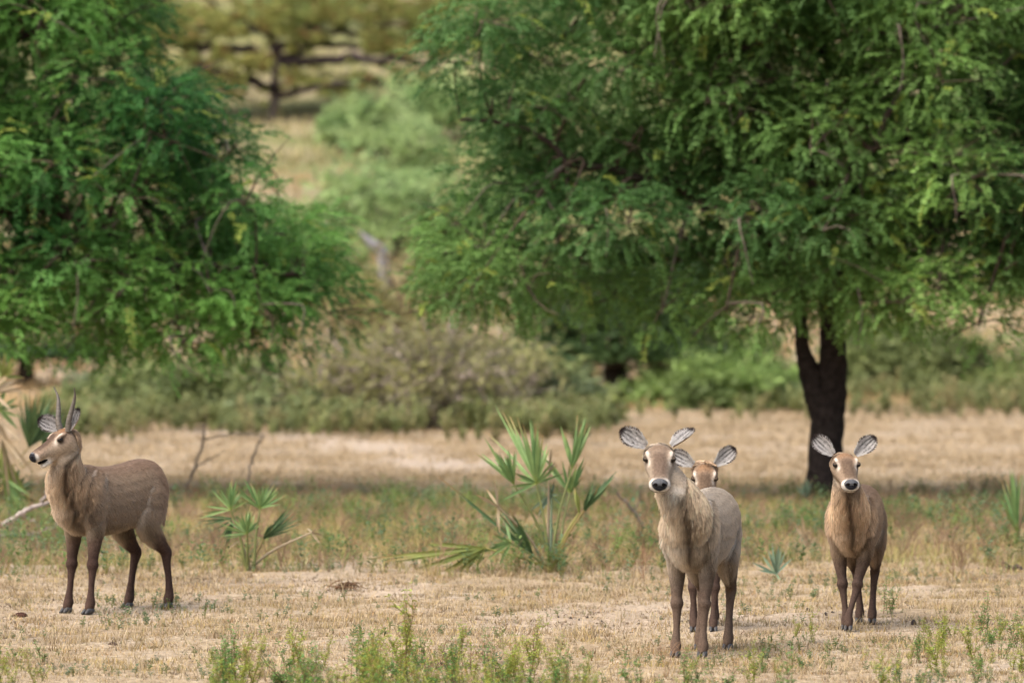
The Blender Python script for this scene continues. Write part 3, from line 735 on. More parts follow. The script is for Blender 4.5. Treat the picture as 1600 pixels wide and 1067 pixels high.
# further bushes climbing the slope (behind and between the crowns)
r = np.random.default_rng(77)
k = 0
for row, (py, n) in enumerate([(470, 6), (330, 7), (200, 8), (60, 8), (-60, 8)]):
    for i in range(n):
        px = -100+1800*(i+.2+.6*r.random())/n
        if 380 < px < 720 and 120 < py < 470: continue
        pale = r.random() < .5
        shrub('hillside_bush', 'dusty green bush growing on the slope behind the large crowns', px, py+r.uniform(-20, 20), r.uniform(110, 190), r.uniform(70, 120),
              PALEG if pale else OLV, PALEG2 if pale else OLV2, 400+k, group='bushes scattered over the slope behind the large crowns', nleaf=1500, ls=.26, branches=12, wood=(.2, .16, .13)); k += 1

# pale dead stumps
def dead_stump(label, pts, rad, seed):
    r = np.random.default_rng(seed); d = pts[0][2]
    P = [np.array(W(p[0], p[1], d)) for p in pts]; base = P[0].copy()
    base[2] = float(gh(base[0], base[1])); P[0] = base-np.array([0, 0, .3])
    g = Geo(); V, F = tube(np.array(P)-base, np.array(rad)*d/FPX, seg=9, n=12, jit=.3, r=r); g.add(V, F, (.20, .195, .20))
    o = link('dead_tree', g.mesh('dead_tree'), M_bark); o.location = base; tag(o, label, 'dead tree')
dead_stump('pale bleached dead trunk leaning on the slope between the crowns', [(605, 425, 128), (598, 402, 128), (580, 380, 128), (562, 362, 128)], [12, 9, 7, 2], 1)
dead_stump('pale bleached dead trunk seen through the edge of the big crown', [(895, 560, 117), (884, 500, 117), (886, 462, 117), (905, 425, 117)], [9, 9, 10, 4], 2)

# ------------------------------------------------------------------ fan palms
def leaf_blade(a, b, wd, colf, r, droop=.0, side=None):
    """folded narrow blade from a to b"""
    a = np.array(a); b = np.array(b); d = b-a; L = np.linalg.norm(d); d /= L
    s = np.cross(d, [r.normal()*.35, -1., r.normal()*.35]); s /= np.linalg.norm(s)+1e-9; nrm = np.cross(s, d)
    n = 7; V = []; U = []
    for i in range(n):
        u = i/(n-1); c = a+d*L*u+np.array([0, 0, -droop*L*u*u])+nrm*.02*L*math.sin(u*3)*r.choice([-1, 1])*0
        w_ = wd*.5*(.35+.65*min(1, u/.35))*(1-max(0, (u-.45)/.55)**1.6)+.0012
        f = w_*.55
        V += [c-s*w_+nrm*f, c, c+s*w_+nrm*f]; U += [u]*3
    V = np.array(V); U = np.array(U); F = []
    for i in range(n-1):
        o = i*3; F += [(o, o+1, o+4, o+3), (o+1, o+2, o+5, o+4)]
    return V, np.array(F), colf(U)
def palm(label, base_px, fronds, seed, name='fan_palm', wd=.029, spread=.16, dist=None):
    r = np.random.default_rng(seed)
    b = G(*base_px) if dist is None else Vector((X(base_px[0], dist), dist, float(gh(X(base_px[0], dist), dist))))
    d = b[1]; t = empty(name, b, label, 'palm' if 'palm' in name else 'plant')
    for fr in fronds:
        hub, tips, kind = fr[0], fr[1], fr[2]
        dy = fr[3] if len(fr) > 3 else r.uniform(-.3, .25)
        h = np.array(W(hub[0], hub[1], d))-np.array(b); h[1] += dy
        h[2] = max(h[2], .03)
        col = {'green': ((.09, .17, .055), (.20, .29, .10)), 'yellow': ((.16, .20, .05), (.24, .26, .07)), 'dark': ((.04, .085, .035), (.10, .16, .06)), 'dry': ((.25, .18, .10), (.42, .34, .23)), 'blue': ((.10, .16, .11), (.20, .27, .17))}[kind]
        g = Geo(); s0 = np.array([r.normal()*.03, r.normal()*.03, -.02])
        mid = (s0+h)/2+np.array([-h[0]*.10, 0, .05*h[2]])
        V, F = tube([s0, mid, h], [.017, .012, .008], seg=6, n=8, r=r)
        pc = {'dry': (.32, .25, .16), 'green': (.20, .22, .08), 'blue': (.16, .22, .13), 'yellow': (.28, .27, .08), 'dark': (.26, .20, .07)}[kind]
        g.add(V, F, pc); fo = link('frond', g.mesh('petiole'), M_palm, t)
        tips = list(tips); extra_ = []
        if kind != 'dry' and spread > .06:
            for a_, b_ in zip(tips[:-1], tips[1:]):
                if math.dist(a_, b_) < 45:
                    for q_ in ((.5,) if wd > .025 else (.33, .66)): extra_.append((a_[0]*(1-q_)+b_[0]*q_+r.normal()*2, a_[1]*(1-q_)+b_[1]*q_+r.normal()*4))
        for tp in tips+extra_:
            e = np.array(W(tp[0], tp[1], d))-np.array(b); e[1] += dy+r.normal()*spread; e[2] = max(e[2], .02)
            hh = h+r.normal(size=3)*.004
            tm_ = r.random(); ca = np.array(col[0])*(1-tm_)+np.array(col[1])*tm_
            brown = .93 if r.random() < .45 else 2.; hubc = np.array([.30, .32, .06]) if kind in ('green', 'yellow') else ca
            def colf(U):
                C = np.tile(ca, (len(U), 1)); w1 = np.clip(1-U/.15, 0, 1)[:, None]*.6; C = C*(1-w1)+hubc*w1
                w2 = np.clip((U-(brown-.15))/.12, 0, 1)[:, None]; return C*(1-w2)+np.array([.34, .20, .09])*w2
            V, F, C = leaf_blade(hh, e, wd*(.8+.4*r.random()), colf, r, droop=.03)
            link('leaflet', mesh_np('leaflet', V, F, C), M_palm, fo)
    return t
palm('large open fan palm with upright spiky fans left of the front antelope', (862, 893), [
    ((838, 755), [(773, 629), (797, 648), (817, 658), (831, 652), (840, 661), (848, 676), (855, 693), (863, 719), (881, 739), (783, 778), (805, 748), (806, 726), (759, 672), (846, 700), (826, 690)], 'green', -.05),
    ((802, 754), [(740, 701), (760, 716), (780, 703), (794, 697), (807, 703), (778, 720), (757, 680), (788, 712)], 'green', -.2),
    ((894, 733), [(876, 664), (889, 695), (903, 646), (916, 652), (924, 664), (914, 672), (908, 660), (920, 676)], 'green', .1),
    ((891, 771), [(913, 713), (916, 722), (879, 720), (902, 735), (843, 697), (853, 727), (910, 745)], 'green', .2),
    ((913, 797), [(927, 752), (935, 757), (940, 762), (955, 752), (965, 735), (921, 764), (946, 760)], 'dark', 0),
    ((833, 868), [(783, 794), (795, 789), (766, 806), (775, 812), (685, 739), (790, 806), (804, 800), (780, 822), (812, 812)], 'dark', -.1),
    ((757, 853), [(580, 864), (618, 873), (667, 844), (702, 847), (650, 883), (687, 893), (696, 905), (740, 902), (717, 887), (640, 858), (730, 900), (660, 866), (676, 880)], 'yellow', -.35),
    ((862, 775), [(848, 790), (838, 812), (852, 760), (866, 752), (880, 790), (830, 800)], 'blue', .3),
    ((858, 735), [(862, 700), (855, 705), (868, 722)], 'dry', .15),
    ((905, 800), [(897, 760), (900, 764)], 'yellow', -.1),
    ((778, 790), [(744, 765), (760, 762), (772, 745), (776, 825), (781, 830)], 'dry', -.25),
    ((798, 845), [(770, 830), (760, 870), (745, 862), (790, 810), (780, 880)], 'green', -.3)], 51)
palm('small bushy fan palm on the bare ground right of the horned antelope', (389, 892), [
    ((361, 795), [(331, 764), (355, 759), (362, 749), (370, 749), (377, 771), (298, 812), (320, 790), (389, 780), (345, 770)], 'green', -.1),
    ((406, 795), [(380, 746), (396, 759), (410, 757), (428, 755), (433, 763), (447, 772), (370, 759), (374, 776), (420, 762), (440, 785)], 'green', 0),
    ((388, 832), [(379, 798), (385, 795), (393, 795), (400, 799), (404, 812), (374, 804), (340, 813), (349, 840), (412, 815)], 'green', -.2),
    ((411, 842), [(456, 827), (464, 791), (449, 793), (481, 812), (430, 831), (424, 818), (419, 820), (440, 805)], 'dark', .1),
    ((366, 812), [(340, 845), (352, 858), (330, 830), (300, 806)], 'dark', .2),
    ((486, 833), [(478, 825), (494, 824), (500, 850), (505, 838)], 'dry', .1),
    ((374, 845), [(360, 800), (368, 805), (350, 860)], 'dry', 0)], 52, wd=.017, spread=.08)
palm('fan palm cut off by the right edge of the view', (1590, 850), [
    ((1588, 828), [(1565, 748), (1573, 740), (1580, 736), (1588, 734), (1596, 738), (1558, 770), (1604, 745), (1612, 755), (1566, 790), (1620, 775)], 'green', -.1),
    ((1596, 815), [(1590, 740), (1600, 733), (1608, 750), (1585, 760)], 'blue', .1),
    ((1610, 800), [(1630, 760), (1640, 780), (1602, 742), (1645, 800)], 'green', .2),
    ((1592, 825), [(1594, 736), (1600, 742)], 'dry', -.1)], 53, wd=.032)
palm('large ragged fan palm with dry hanging fronds at the left edge', (-25, 812), [
    ((-12, 612), [(36, 600), (40, 606), (30, 588), (18, 576), (22, 640), (0, 570), (-40, 590)], 'dry', -.1),
    ((2, 590), [(20, 560), (28, 574), (8, 550), (-20, 548), (34, 590)], 'yellow', .1),
    ((40, 700), [(28, 622), (42, 612), (55, 610), (68, 614), (82, 620), (92, 634), (20, 640), (96, 660), (70, 640)], 'dark', .4),
    ((62, 705), [(50, 640), (66, 630), (78, 640), (100, 650), (110, 672), (90, 700)], 'dark', .6),
    ((5, 680), [(40, 720), (48, 750), (30, 770), (16, 780), (60, 740), (-10, 770)], 'dry', -.2),
    ((0, 700), [(30, 800), (42, 830), (16, 810), (50, 790), (-8, 790)], 'yellow', .0),
    ((8, 745), [(35, 800), (40, 780), (24, 830), (52, 770), (10, 690)], 'green', -.1),
    ((15, 770), [(40, 740), (55, 760), (28, 720), (60, 790), (5, 720), (-10, 730)], 'dark', .3),
    ((-10, 650), [(20, 700), (30, 730), (14, 740), (-30, 700), (36, 690)], 'dry', .1),
    ((-5, 640), [(22, 620), (30, 650), (10, 600), (-30, 620), (24, 670)], 'green', .2)], 54, wd=.042)
palm('blue green grassy tuft between the front and the right antelopes', (1215, 904), [
    ((1213, 897), [(1188, 862), (1198, 852), (1207, 846), (1213, 850), (1222, 850), (1230, 856), (1180, 888), (1203, 866), (1238, 872), (1218, 842), (1176, 878)], 'blue', 0)], 55, name='grass_tuft', wd=.022, spread=.05)
palm('pale dry tuft beside the blue green tuft near the big trunk', (1262, 862), [
    ((1262, 858), [(1248, 818), (1256, 822), (1262, 826), (1270, 830), (1252, 800), (1275, 838), (1240, 812)], 'dry', 0)], 56, name='grass_tuft', wd=.022, spread=.05)
palm('short dark green tuft at the left foot of the big trunk', (1262, 782), [
    ((1260, 778), [(1250, 748), (1256, 744), (1262, 746), (1268, 752), (1244, 758)], 'blue', 0)], 57, name='grass_tuft', wd=.03, spread=.06, dist=DR-1.0)

# ------------------------------------------------------------------ fallen branches, twigs, bits on the ground
def branch_thing(name, label, cat, base_px, lines, col, group=None, seed=1, wob=.02):
    r = np.random.default_rng(seed); b = G(*base_px); d = b[1]
    g = Geo()
    for pts, ra in lines:
        P = np.array([np.array(W(p[0], p[1], d))-np.array(b)+np.array([0, (p[2] if len(p) > 2 else 0), 0]) for p in pts]); P[:, 2] = np.maximum(P[:, 2], .0)
        n = max(6, 5*len(pts)); q = cat_path(P, n); q[1:] += r.normal(size=(n-1, 3))*wob*.5
        V, F = tube(q, np.interp(np.linspace(0, 1, n), np.linspace(0, 1, len(ra)), ra)*d/FPX, seg=6, jit=.25, r=r); g.add(V, F, np.array(col)*(.8+.4*r.random()))
    o = link(name, g.mesh(name), M_bark); o.location = b; return tag(o, label, cat, group)
branch_thing('fallen_branch', 'grey fallen branch reaching in from the left edge behind the horned antelope', 'branch', (40, 838), [
    ([(-60, 840), (0, 822), (30, 803), (62, 788), (100, 780)], [6, 5, 4, 3, 1.5]),
    ([(62, 788), (72, 770), (80, 752), (78, 740)], [2.5, 2, 1.5, 1]), ([(80, 785), (92, 770), (104, 768)], [2, 1.5, .8]),
    ([(30, 803), (50, 812), (70, 830)], [2, 1.5, 1])], (.25, .21, .19), seed=4)
branch_thing('fallen_branch', 'darker lower fallen branch with forked twigs left of the horned antelope', 'branch', (60, 850), [
    ([(-40, 842), (10, 836), (60, 834), (90, 822), (120, 832), (140, 842)], [4, 4, 4, 4, 3, 2]),
    ([(88, 824), (94, 805), (96, 790)], [2, 1.5, .8]), ([(20, 834), (40, 845), (60, 865)], [2, 1.5, 1]), ([(90, 826), (100, 842), (112, 852)], [2, 1.2, .8]),
    ([(30, 836), (22, 820), (12, 800)], [1.5, 1, .6]), ([(120, 834), (150, 850), (200, 855)], [2, 1.5, 1])], (.13, .105, .095), seed=5)
branch_thing('dead_stalk', 'tall bare forked stalk behind the horned antelope', 'stalk', (290, 770), [
    ([(288, 770), (302, 735), (315, 700), (318, 672), (322, 650)], [2, 2, 2, 1.5, 1]), ([(315, 690), (345, 680), (390, 678), (412, 682)], [1.5, 1.2, 1, .6]), ([(302, 735), (330, 715), (352, 705)], [1.2, 1, .6])], (.24, .19, .16), seed=6)
branch_thing('dead_stalk', 'bare curved stalk above the small fan palm', 'stalk', (386, 778), [
    ([(386, 778), (390, 735), (397, 710), (408, 688), (412, 680)], [2.2, 2, 2, 1.5, 1])], (.24, .19, .15), seed=7)
branch_thing('dead_stalk', 'dark leaning bare stalk left of the front antelope', 'stalk', (1010, 830), [
    ([(1010, 828), (990, 800), (974, 780), (962, 768)], [3, 2.5, 2, 1]), ([(990, 800), (1000, 780), (1004, 765)], [1.5, 1, .6])], (.10, .085, .07), seed=8)
branch_thing('fallen_stick', 'dark stick lying on the ground at the right edge', 'stick', (1585, 892), [([(1560, 892), (1585, 888), (1620, 890)], [3, 3.5, 3]), ([(1580, 889), (1572, 880), (1560, 884)], [1.5, 1, .7])], (.07, .055, .05), seed=9)
branch_thing('fallen_stick', 'pale brown stick lying in the field right of the big trunk', 'stick', (1440, 728), [([(1385, 725), (1420, 728), (1465, 740)], [2.5, 2.5, 1.5])], (.15, .11, .09), seed=10)
# bare twiggy little shrubs
rt = np.random.default_rng(61)
tw = []
for k in range(5):
    V, F, U = twig_tmpl(rt, .42, 5); C = np.tile(np.array([(.24, .13, .08), (.20, .11, .07), (.30, .2, .13), (.16, .09, .06), (.28, .17, .1)][k]), (len(V), 1))
    me = mesh_np('dry_twigs', V, F, C); me.materials.append(M_grass); tw.append(me)
for i, (px, py, s_, lb) in enumerate([
    (1006, 905, 1.0, 'brown leafless weed touching the front antelope on its left'), (962, 945, .55, 'low brown leafless weed on the bare ground, lower left of the front antelope'), (945, 905, .7, 'brown leafless weed just right of the large fan palm'),
    (1010, 870, 1.1, 'reddish leafless weed behind the shoulder of the front antelope'), (700, 880, .8, 'leafless weed in the fronds lying left of the large palm'), (1490, 900, .7, 'leafless weed right of the rightmost antelope'),
    (1380, 1010, .35, 'tiny bare weed by the feet of the rightmost antelope'), (760, 1040, .75, 'reddish bare weed standing among the foreground weeds'), (700, 1050, .6, 'thin bare weed among the foreground weeds, left of the reddish one'), (1040, 1060, 1.0, 'arching bare weed at the bottom below the front antelope'),
    (1450, 1045, .4, 'small bare weed among the green weeds at lower right'), (285, 940, .6, 'thin bare weed by the hind feet of the horned antelope'), (950, 860, 1.1, 'rusty leafless weed behind the large palm on its right'), (640, 830, 1.0, 'rusty leafless weed left of the large palm')]):
    o = bpy.data.objects.new('bare_weed', tw[i % 5]); COL.objects.link(o); b = G(px, py); o.location = b; o.scale = (s_,)*3; o.rotation_euler.z = i*1.3
    tag(o, lb, 'weed', 'bare brown weeds')

# green weeds of the foreground
rw = np.random.default_rng(62); wm = []
def weed_mesh(r, H, yellow):
    g = Geo(); ns = r.integers(3, 6)
    def leaf(c, d, L, cc):
        s2 = np.cross(d, [0, 0, 1.]); s2 /= np.linalg.norm(s2)+1e-6; w_ = L*.19; dn = np.array([0, 0, -.3*L])
        V = [c, c+d*L*.4+s2*w_, c+d*L*.75+s2*w_*.7+dn*.4, c+d*L+dn, c+d*L*.75-s2*w_*.7+dn*.4, c+d*L*.4-s2*w_]
        g.add(V, [(0, 1, 2), (0, 2, 3), (0, 3, 4), (0, 4, 5)], cc)
    def stem(p0, d, h, rad, dep):
        bend = np.array([r.normal()*.15, r.normal()*.15, .12])
        q = cat_path([p0, p0+d*h*.5, p0+(d+bend)*h], 12)
        V, F = tube(q[::2], np.linspace(rad, rad*.4, 6), seg=4, r=r); sc_ = (.26, .25, .06) if yellow else (.15, .17, .06)
        if r.random() < .25: sc_ = (.20, .11, .06)
        g.add(V, F, sc_)
        nl = int(5+h*42)
        for k in range(nl):
            t = .15+.85*(k+r.random())/nl; c = q[min(11, int(t*11))]; b_ = k*2.4+r.random(); el = r.uniform(-.1, .9)
            dd = np.array([math.cos(b_)*math.cos(el), math.sin(b_)*math.cos(el), math.sin(el)])
            cc = np.array((.12, .235, .06)) if not yellow else np.array((.28, .34, .065)); cc = cc*(.7+.6*r.random())
            if yellow and r.random() < .25: cc = np.array((.32, .30, .06))
            if r.random() < .08: cc = np.array((.34, .22, .09))
            leaf(c, dd, (.022+.028*r.random())*(1.25-.45*t), cc)
        if dep:
            for k in range(r.integers(2, 5)):
                c = q[r.integers(3, 11)]; e = d+r.normal(size=3)*.55; e[2] = abs(e[2])*.7+.3; e /= np.linalg.norm(e)
                stem(c, e, h*(.25+.25*r.random()), rad*.6, dep-1)
    for s_ in range(ns):
        a = r.random()*2*PI; sp = .1+.45*r.random(); d = np.array([math.cos(a)*sp, math.sin(a)*sp, 1.]); d /= np.linalg.norm(d)
        stem(np.array([r.normal()*.03, r.normal()*.03, -.01]), d, H*(.45+.6*r.random()), .0045, 1)
    me = g.mesh('weed'); me.materials.append(M_leaf); return me
for k in range(8): wm.append(weed_mesh(rw, .20+.03*k, k % 2))
spots = []
for n, (x0, x1, y0, y1, sc) in zip((120, 36, 14, 8, 12), [(325, 880, 1030, 1120, .78), (1385, 1620, 985, 1075, .62), (870, 1400, 1075, 1110, .8), (-20, 60, 1020, 1090, .7), (1150, 1500, 995, 1060, .36)]):
    for _ in range(n):
        px = rw.uniform(x0, x1); py = rw.uniform(y0, y1); spots.append((px, py, sc*(.65+.6*rw.random())))
spots += [(352, 1062, .9), (455, 1075, 1.25), (560, 1070, 1.15), (630, 1062, 1.25), (1270, 1003, .5), (1392, 960, .75), (1085, 1040, .5), (1075, 1060, .6), (1175, 1065, .7)]
for i, (px, py, s_) in enumerate(spots):
    d = CAMH*FPX/(py-HOR); x = X(px, d); o = bpy.data.objects.new('green_weed', wm[int(rw.integers(8))]); COL.objects.link(o)
    o.location = (x, d, float(gh(x, d))); o.scale = (s_, s_, s_*(.9+.3*rw.random())); o.rotation_euler.z = rw.random()*6.3
    if px < 900: lb, gp = 'leafy green weed in the patch along the bottom left and centre', 'green weeds along the bottom edge'
    elif px > 1380 and py > 985: lb, gp = 'small leafy green weed in the patch at the lower right', 'green weeds at the lower right'
    else: lb, gp = 'lone small green weed on the open ground around the two right antelopes', 'lone green weeds on the open ground'
    tag(o, lb, 'weed', gp)

# dung and debris
def lump(name, label, px, py, wpx, hpx, col, seed, group=None, cat='dung'):
    r = np.random.default_rng(seed); b = G(px, py); s = b[1]/FPX; g = Geo()
    n = 9 if wpx < 14 else 16
    for k in range(1 if wpx < 12 else 5):
        th, ph = np.meshgrid(np.linspace(0, 2*PI, n, endpoint=False), np.linspace(-.3, PI/2, 6)); q = 1 if k == 0 else .5
        rr = 1+.25*(r.random(th.shape)-.5)
        off = np.array([0, 0, 0]) if k == 0 else np.array([r.normal()*wpx*.3*s, r.normal()*wpx*.3*s, 0])
        V = np.stack([np.cos(th)*np.cos(ph)*rr*wpx*.5*s*q, np.sin(th)*np.cos(ph)*rr*wpx*.5*s*q, np.sin(ph)*rr*hpx*s*q], -1).reshape(-1, 3)+off
        i = np.arange(5)[:, None]*n; j = np.arange(n)[None]; j2 = (j+1) % n
        g.add(V, np.stack([i+j, i+j2, i+n+j2, i+n+j], -1).reshape(-1, 4), col)
    o = link(name, g.mesh(name), M_clod); o.location = b; tag(o, label, cat, group)
lump('dung_pile', 'dark dung pile near the left edge in front of the horned antelope', 32, 964, 22, 7, (.05, .025, .018), 1)
lump('dung_pile', 'small dark dung pile low on the left, below the horned antelope', 176, 1009, 16, 5, (.06, .04, .03), 2)
PEL = ['largest dung pellet, alone to the left of the rightmost antelope', 'dung pellet just left of the feet of the rightmost antelope', 'small dung pellet touching its neighbour by the feet of the rightmost antelope', 'dung pellet on the dark patch right of the rightmost antelope', 'tiny dung pellet between the front antelope and the rightmost one']+['tiny dark dung pellet in the row left of the front antelope']*6
for i, (px, py, w_) in enumerate([(1263, 957, 9), (1290, 962, 7), (1301, 960, 6), (1428, 976, 9), (1228, 945, 4), (892, 968, 5), (872, 967, 5), (905, 970, 4), (918, 966, 4), (860, 969, 3), (940, 972, 4)]):
    lump('dung_pellet', PEL[i], px, py, w_, w_*.8, (.035, .028, .028), 10+i, 'dung pellets')
def debris():
    r = np.random.default_rng(5); b = G(540, 922); g = Geo(); s = b[1]/FPX
    for k in range(70):
        a = r.random()*PI*2; c = np.array([r.normal()*9*s, r.normal()*12*s, abs(r.normal())*4*s+.01]); d = np.array([math.cos(a), math.sin(a), r.normal()*.3])*.05*(.5+r.random())
        V, F = tube([c-d, c+np.array([0, 0, .02]), c+d], [.004, .004, .002], seg=4, n=4, r=r); V[:, 2] = np.maximum(V[:, 2], 0); g.add(V, F, np.array([.16, .09, .05])*(.6+.8*r.random()))
    o = link('twig_clump', g.mesh('twig_clump'), M_grass); o.location = b; tag(o, 'matted brown clump of twigs on the bare ground between the two palms', 'debris')
debris()

# ------------------------------------------------------------------ antelopes
def loft(rings, lat, n=20, sub=4):
    """rings: (x,y,z,a,b) a = radius along lat, b = radius across; closed"""
    A = np.array(rings, float); m = (len(A)-1)*sub+1
    P = cat_path(A[:, :3], m); u0 = np.arange(len(A)); uu = np.linspace(0, len(A)-1, m)
    Rr = cat_path(A[:, 3:5], m) if len(A) > 2 else np.stack([np.interp(uu, u0, A[:, 3]), np.interp(uu, u0, A[:, 4])], 1)
    Rr = np.maximum(Rr, .004)
    T = np.gradient(P, axis=0); T /= np.linalg.norm(T, axis=1)[:, None]
    lat = np.array(lat, float); Lx = lat-T*(T@lat)[:, None]; Lx /= np.linalg.norm(Lx, axis=1)[:, None]; B = np.cross(T, Lx)
    th = np.arange(n)/n*2*PI
    V = (P[:, None]+Rr[:, 0, None, None]*np.cos(th)[None, :, None]*Lx[:, None]+Rr[:, 1, None, None]*np.sin(th)[None, :, None]*B[:, None]).reshape(-1, 3)
    i = np.arange(m-1)[:, None]*n; j = np.arange(n)[None]; j2 = (j+1) % n
    Q = np.stack([i+j, i+j2, i+n+j2, i+n+j], -1).reshape(-1, 4)
    c0 = len(V); V = np.vstack([V, P[0]-T[0]*Rr[0].min()*.4, P[-1]+T[-1]*Rr[-1].min()*.4])
    j = np.arange(n); j2 = (j+1) % n
    Tt = np.concatenate([np.stack([np.full(n, c0), j2, j], 1), np.stack([np.full(n, c0+1), (m-1)*n+j, (m-1)*n+j2], 1)])
    return V, Q, Tt
def ellip(c, rad, n=14):
    return loft([(c[0]-rad[0]*math.cos(t)*1.0, c[1], c[2], max(.01, rad[1]*math.sin(t)), max(.01, rad[2]*math.sin(t))) for t in np.linspace(.12, PI-.12, 7)], (0, 1, 0), n, 2)

def remesh(parts, voxel, smooth):
    V = []; F = []; o = 0
    for v, q, t in parts:
        V.append(v); F += [tuple(x+o for x in f) for f in q.tolist()]; F += [tuple(x+o for x in f) for f in t.tolist()]; o += len(v)
    me = bpy.data.meshes.new('tmp'); me.from_pydata(np.vstack(V).tolist(), [], F); me.update()
    ob = bpy.data.objects.new('tmp', me); COL.objects.link(ob)
    m = ob.modifiers.new('r', 'REMESH'); m.mode = 'VOXEL'; m.voxel_size = voxel; m.adaptivity = 0
    s = ob.modifiers.new('s', 'SMOOTH'); s.factor = .5; s.iterations = smooth
    dg = bpy.context.evaluated_depsgraph_get(); out = bpy.data.meshes.new_from_object(ob.evaluated_get(dg))
    bpy.data.objects.remove(ob); return out

def seg_param(P, a, b):
    a = np.array(a); b = np.array(b); t = np.clip(((P-a)@(b-a))/((b-a)@(b-a)), 0, 1); return t, np.linalg.norm(P-a-t[:, None]*(b-a), axis=1)

def antelope(label, px, py, t_deg, scale, head, legs, pal, seed, horns=False, ears=None, mouth_open=False, dist=None, fur_n=60000):
    """local frame: +x forward, +y animal's left, z up, metres before scale"""
    r = np.random.default_rng(seed)
    d = dist or CAMH*FPX/(py-HOR); bx = X(px, d); base = np.array([bx, d, float(gh(bx, d))])
    ta = math.radians(t_deg); fwd = np.array([-math.sin(ta), -math.cos(ta), 0]); lft = np.array([-fwd[1], fwd[0], 0])
    root = empty('antelope', base, label, 'antelope')
    root.rotation_euler.z = math.atan2(fwd[1], fwd[0]); root.scale = (scale,)*3
    def w2l(v): v = np.array(v, float); return np.array([v@fwd, v@lft, v[2]])
    # head frame (local) from world look direction
    hp = np.array(head['pos'])
    ht = math.radians(head['t']); pit = math.radians(head['pitch']); roll = math.radians(head.get('roll', 0))
    hx = w2l([-math.sin(ht)*math.cos(pit), -math.cos(ht)*math.cos(pit), -math.sin(pit)])
    up = np.array([0, 0, 1.]); hy = np.cross(up, hx); hy /= np.linalg.norm(hy); hz = np.cross(hx, hy)
    hy, hz = hy*math.cos(roll)+hz*math.sin(roll), hz*math.cos(roll)-hy*math.sin(roll)
    HM = np.stack([hx, hy, hz], 1)        # columns
    HS = np.array(head.get('size', (1.08, 1.24, 1.14)))
    def h2l(p): return hp+(np.asarray(p, float)*HS)@HM.T
    def hl(rings): return loft([tuple(h2l(x[:3]))+(x[3]*HS[1], x[4]*HS[2]) for x in rings], hy)
    f_ = pal.get('fat', 1.0)
    parts = []
    trunk = [(-.70, 0, 1.00, .05, .07), (-.655, 0, .985, .12, .15), (-.56, 0, .985, .185*f_, .235), (-.42, 0, .99, .205*f_, .262), (-.24, 0, .955, .215*f_, .27), (-.05, 0, .925, .228*f_, .28), (.12, 0, .92, .225*f_, .285), (.28, 0, .94, .205*f_, .285), (.40, 0, .95, .172*f_, .26), (.49, 0, .95, .13, .20), (.55, 0, .955, .07, .12)]
    parts.append(loft(trunk, (0, 1, 0)))
    # neck: from shoulders to head
    n0 = np.array([.37, 0, .99]); n1 = np.array([.475, 0, 1.14]); n3 = h2l((-.015, 0, -.055)); n2 = n1*.45+n3*.55+np.array([.025, 0, -.01])
    ng = pal.get('neck', 1.12)
    neck = [(*n0, .168, .215), (*(n0*.45+n1*.55), .152*ng, .195*ng), (*n1, .134*ng, .165*ng), (*n2, .104*ng, .127*ng), (*n3, .085, .10)]
    parts.append(loft(neck, (0, 1, 0)))
    for s in (-1, 1):
        parts.append(ellip((.30, s*.115, .92), (.15, .105, .23))); parts.append(ellip((-.42, s*.115, .90), (.19, .105, .22))); parts.append(loft([(.22, s*.12, 1.16, .04, .05), (.32, s*.15, 1.02, .06, .07), (.40, s*.13, .88, .06, .07)], (0, 1, 0), 12, 3))
    parts.append(ellip((.43, 0, 1.0), (.11, .135, .22)))
    hr = [(-.085, .0, -.045, .05, .05), (-.05, 0, -.045, .082, .085), (.0, 0, -.045, .098, .10), (.06, 0, -.045, .094, .102), (.11, 0, -.048, .084, .094), (.17, 0, -.048, .069, .080), (.23, 0, -.046, .060, .068), (.285, 0, -.046, .066, .062), (.325, 0, -.048, .065, .056), (.352, 0, -.050, .044, .042)]
    if mouth_open:
        hr = [(-.085, .0, -.045, .05, .05), (-.05, 0, -.045, .082, .085), (.0, 0, -.045, .095, .10), (.06, 0, -.04, .096, .098), (.11, 0, -.040, .084, .088), (.17, 0, -.036, .067, .074), (.23, 0, -.028, .060, .058), (.285, 0, -.022, .061, .048), (.325, 0, -.024, .058, .044), (.352, 0, -.028, .042, .032)]
        jr = [(.0, 0, -.085, .065, .06), (.10, 0, -.095, .056, .048), (.19, 0, -.098, .044, .034), (.26, 0, -.108, .038, .027), (.305, 0, -.112, .028, .020)]
        parts.append(hl(jr))
    parts.append(hl(hr))
    for s in (-1, 1):   # brow, cheek
        parts.append(loft([tuple(h2l((.02, s*.062, .028)))+(.026, .020), tuple(h2l((.065, s*.070, .032)))+(.026, .018), tuple(h2l((.11, s*.060, .022)))+(.020, .016)], hy, 12, 3))
        parts.append(loft([tuple(h2l((-.02, s*.055, -.09)))+(.04, .05), tuple(h2l((.05, s*.05, -.085)))+(.04, .05), tuple(h2l((.12, s*.04, -.07)))+(.028, .03)], hy, 12, 3))
    bones = []
    foot = {}
    lr = pal.get('leg', 1.02)
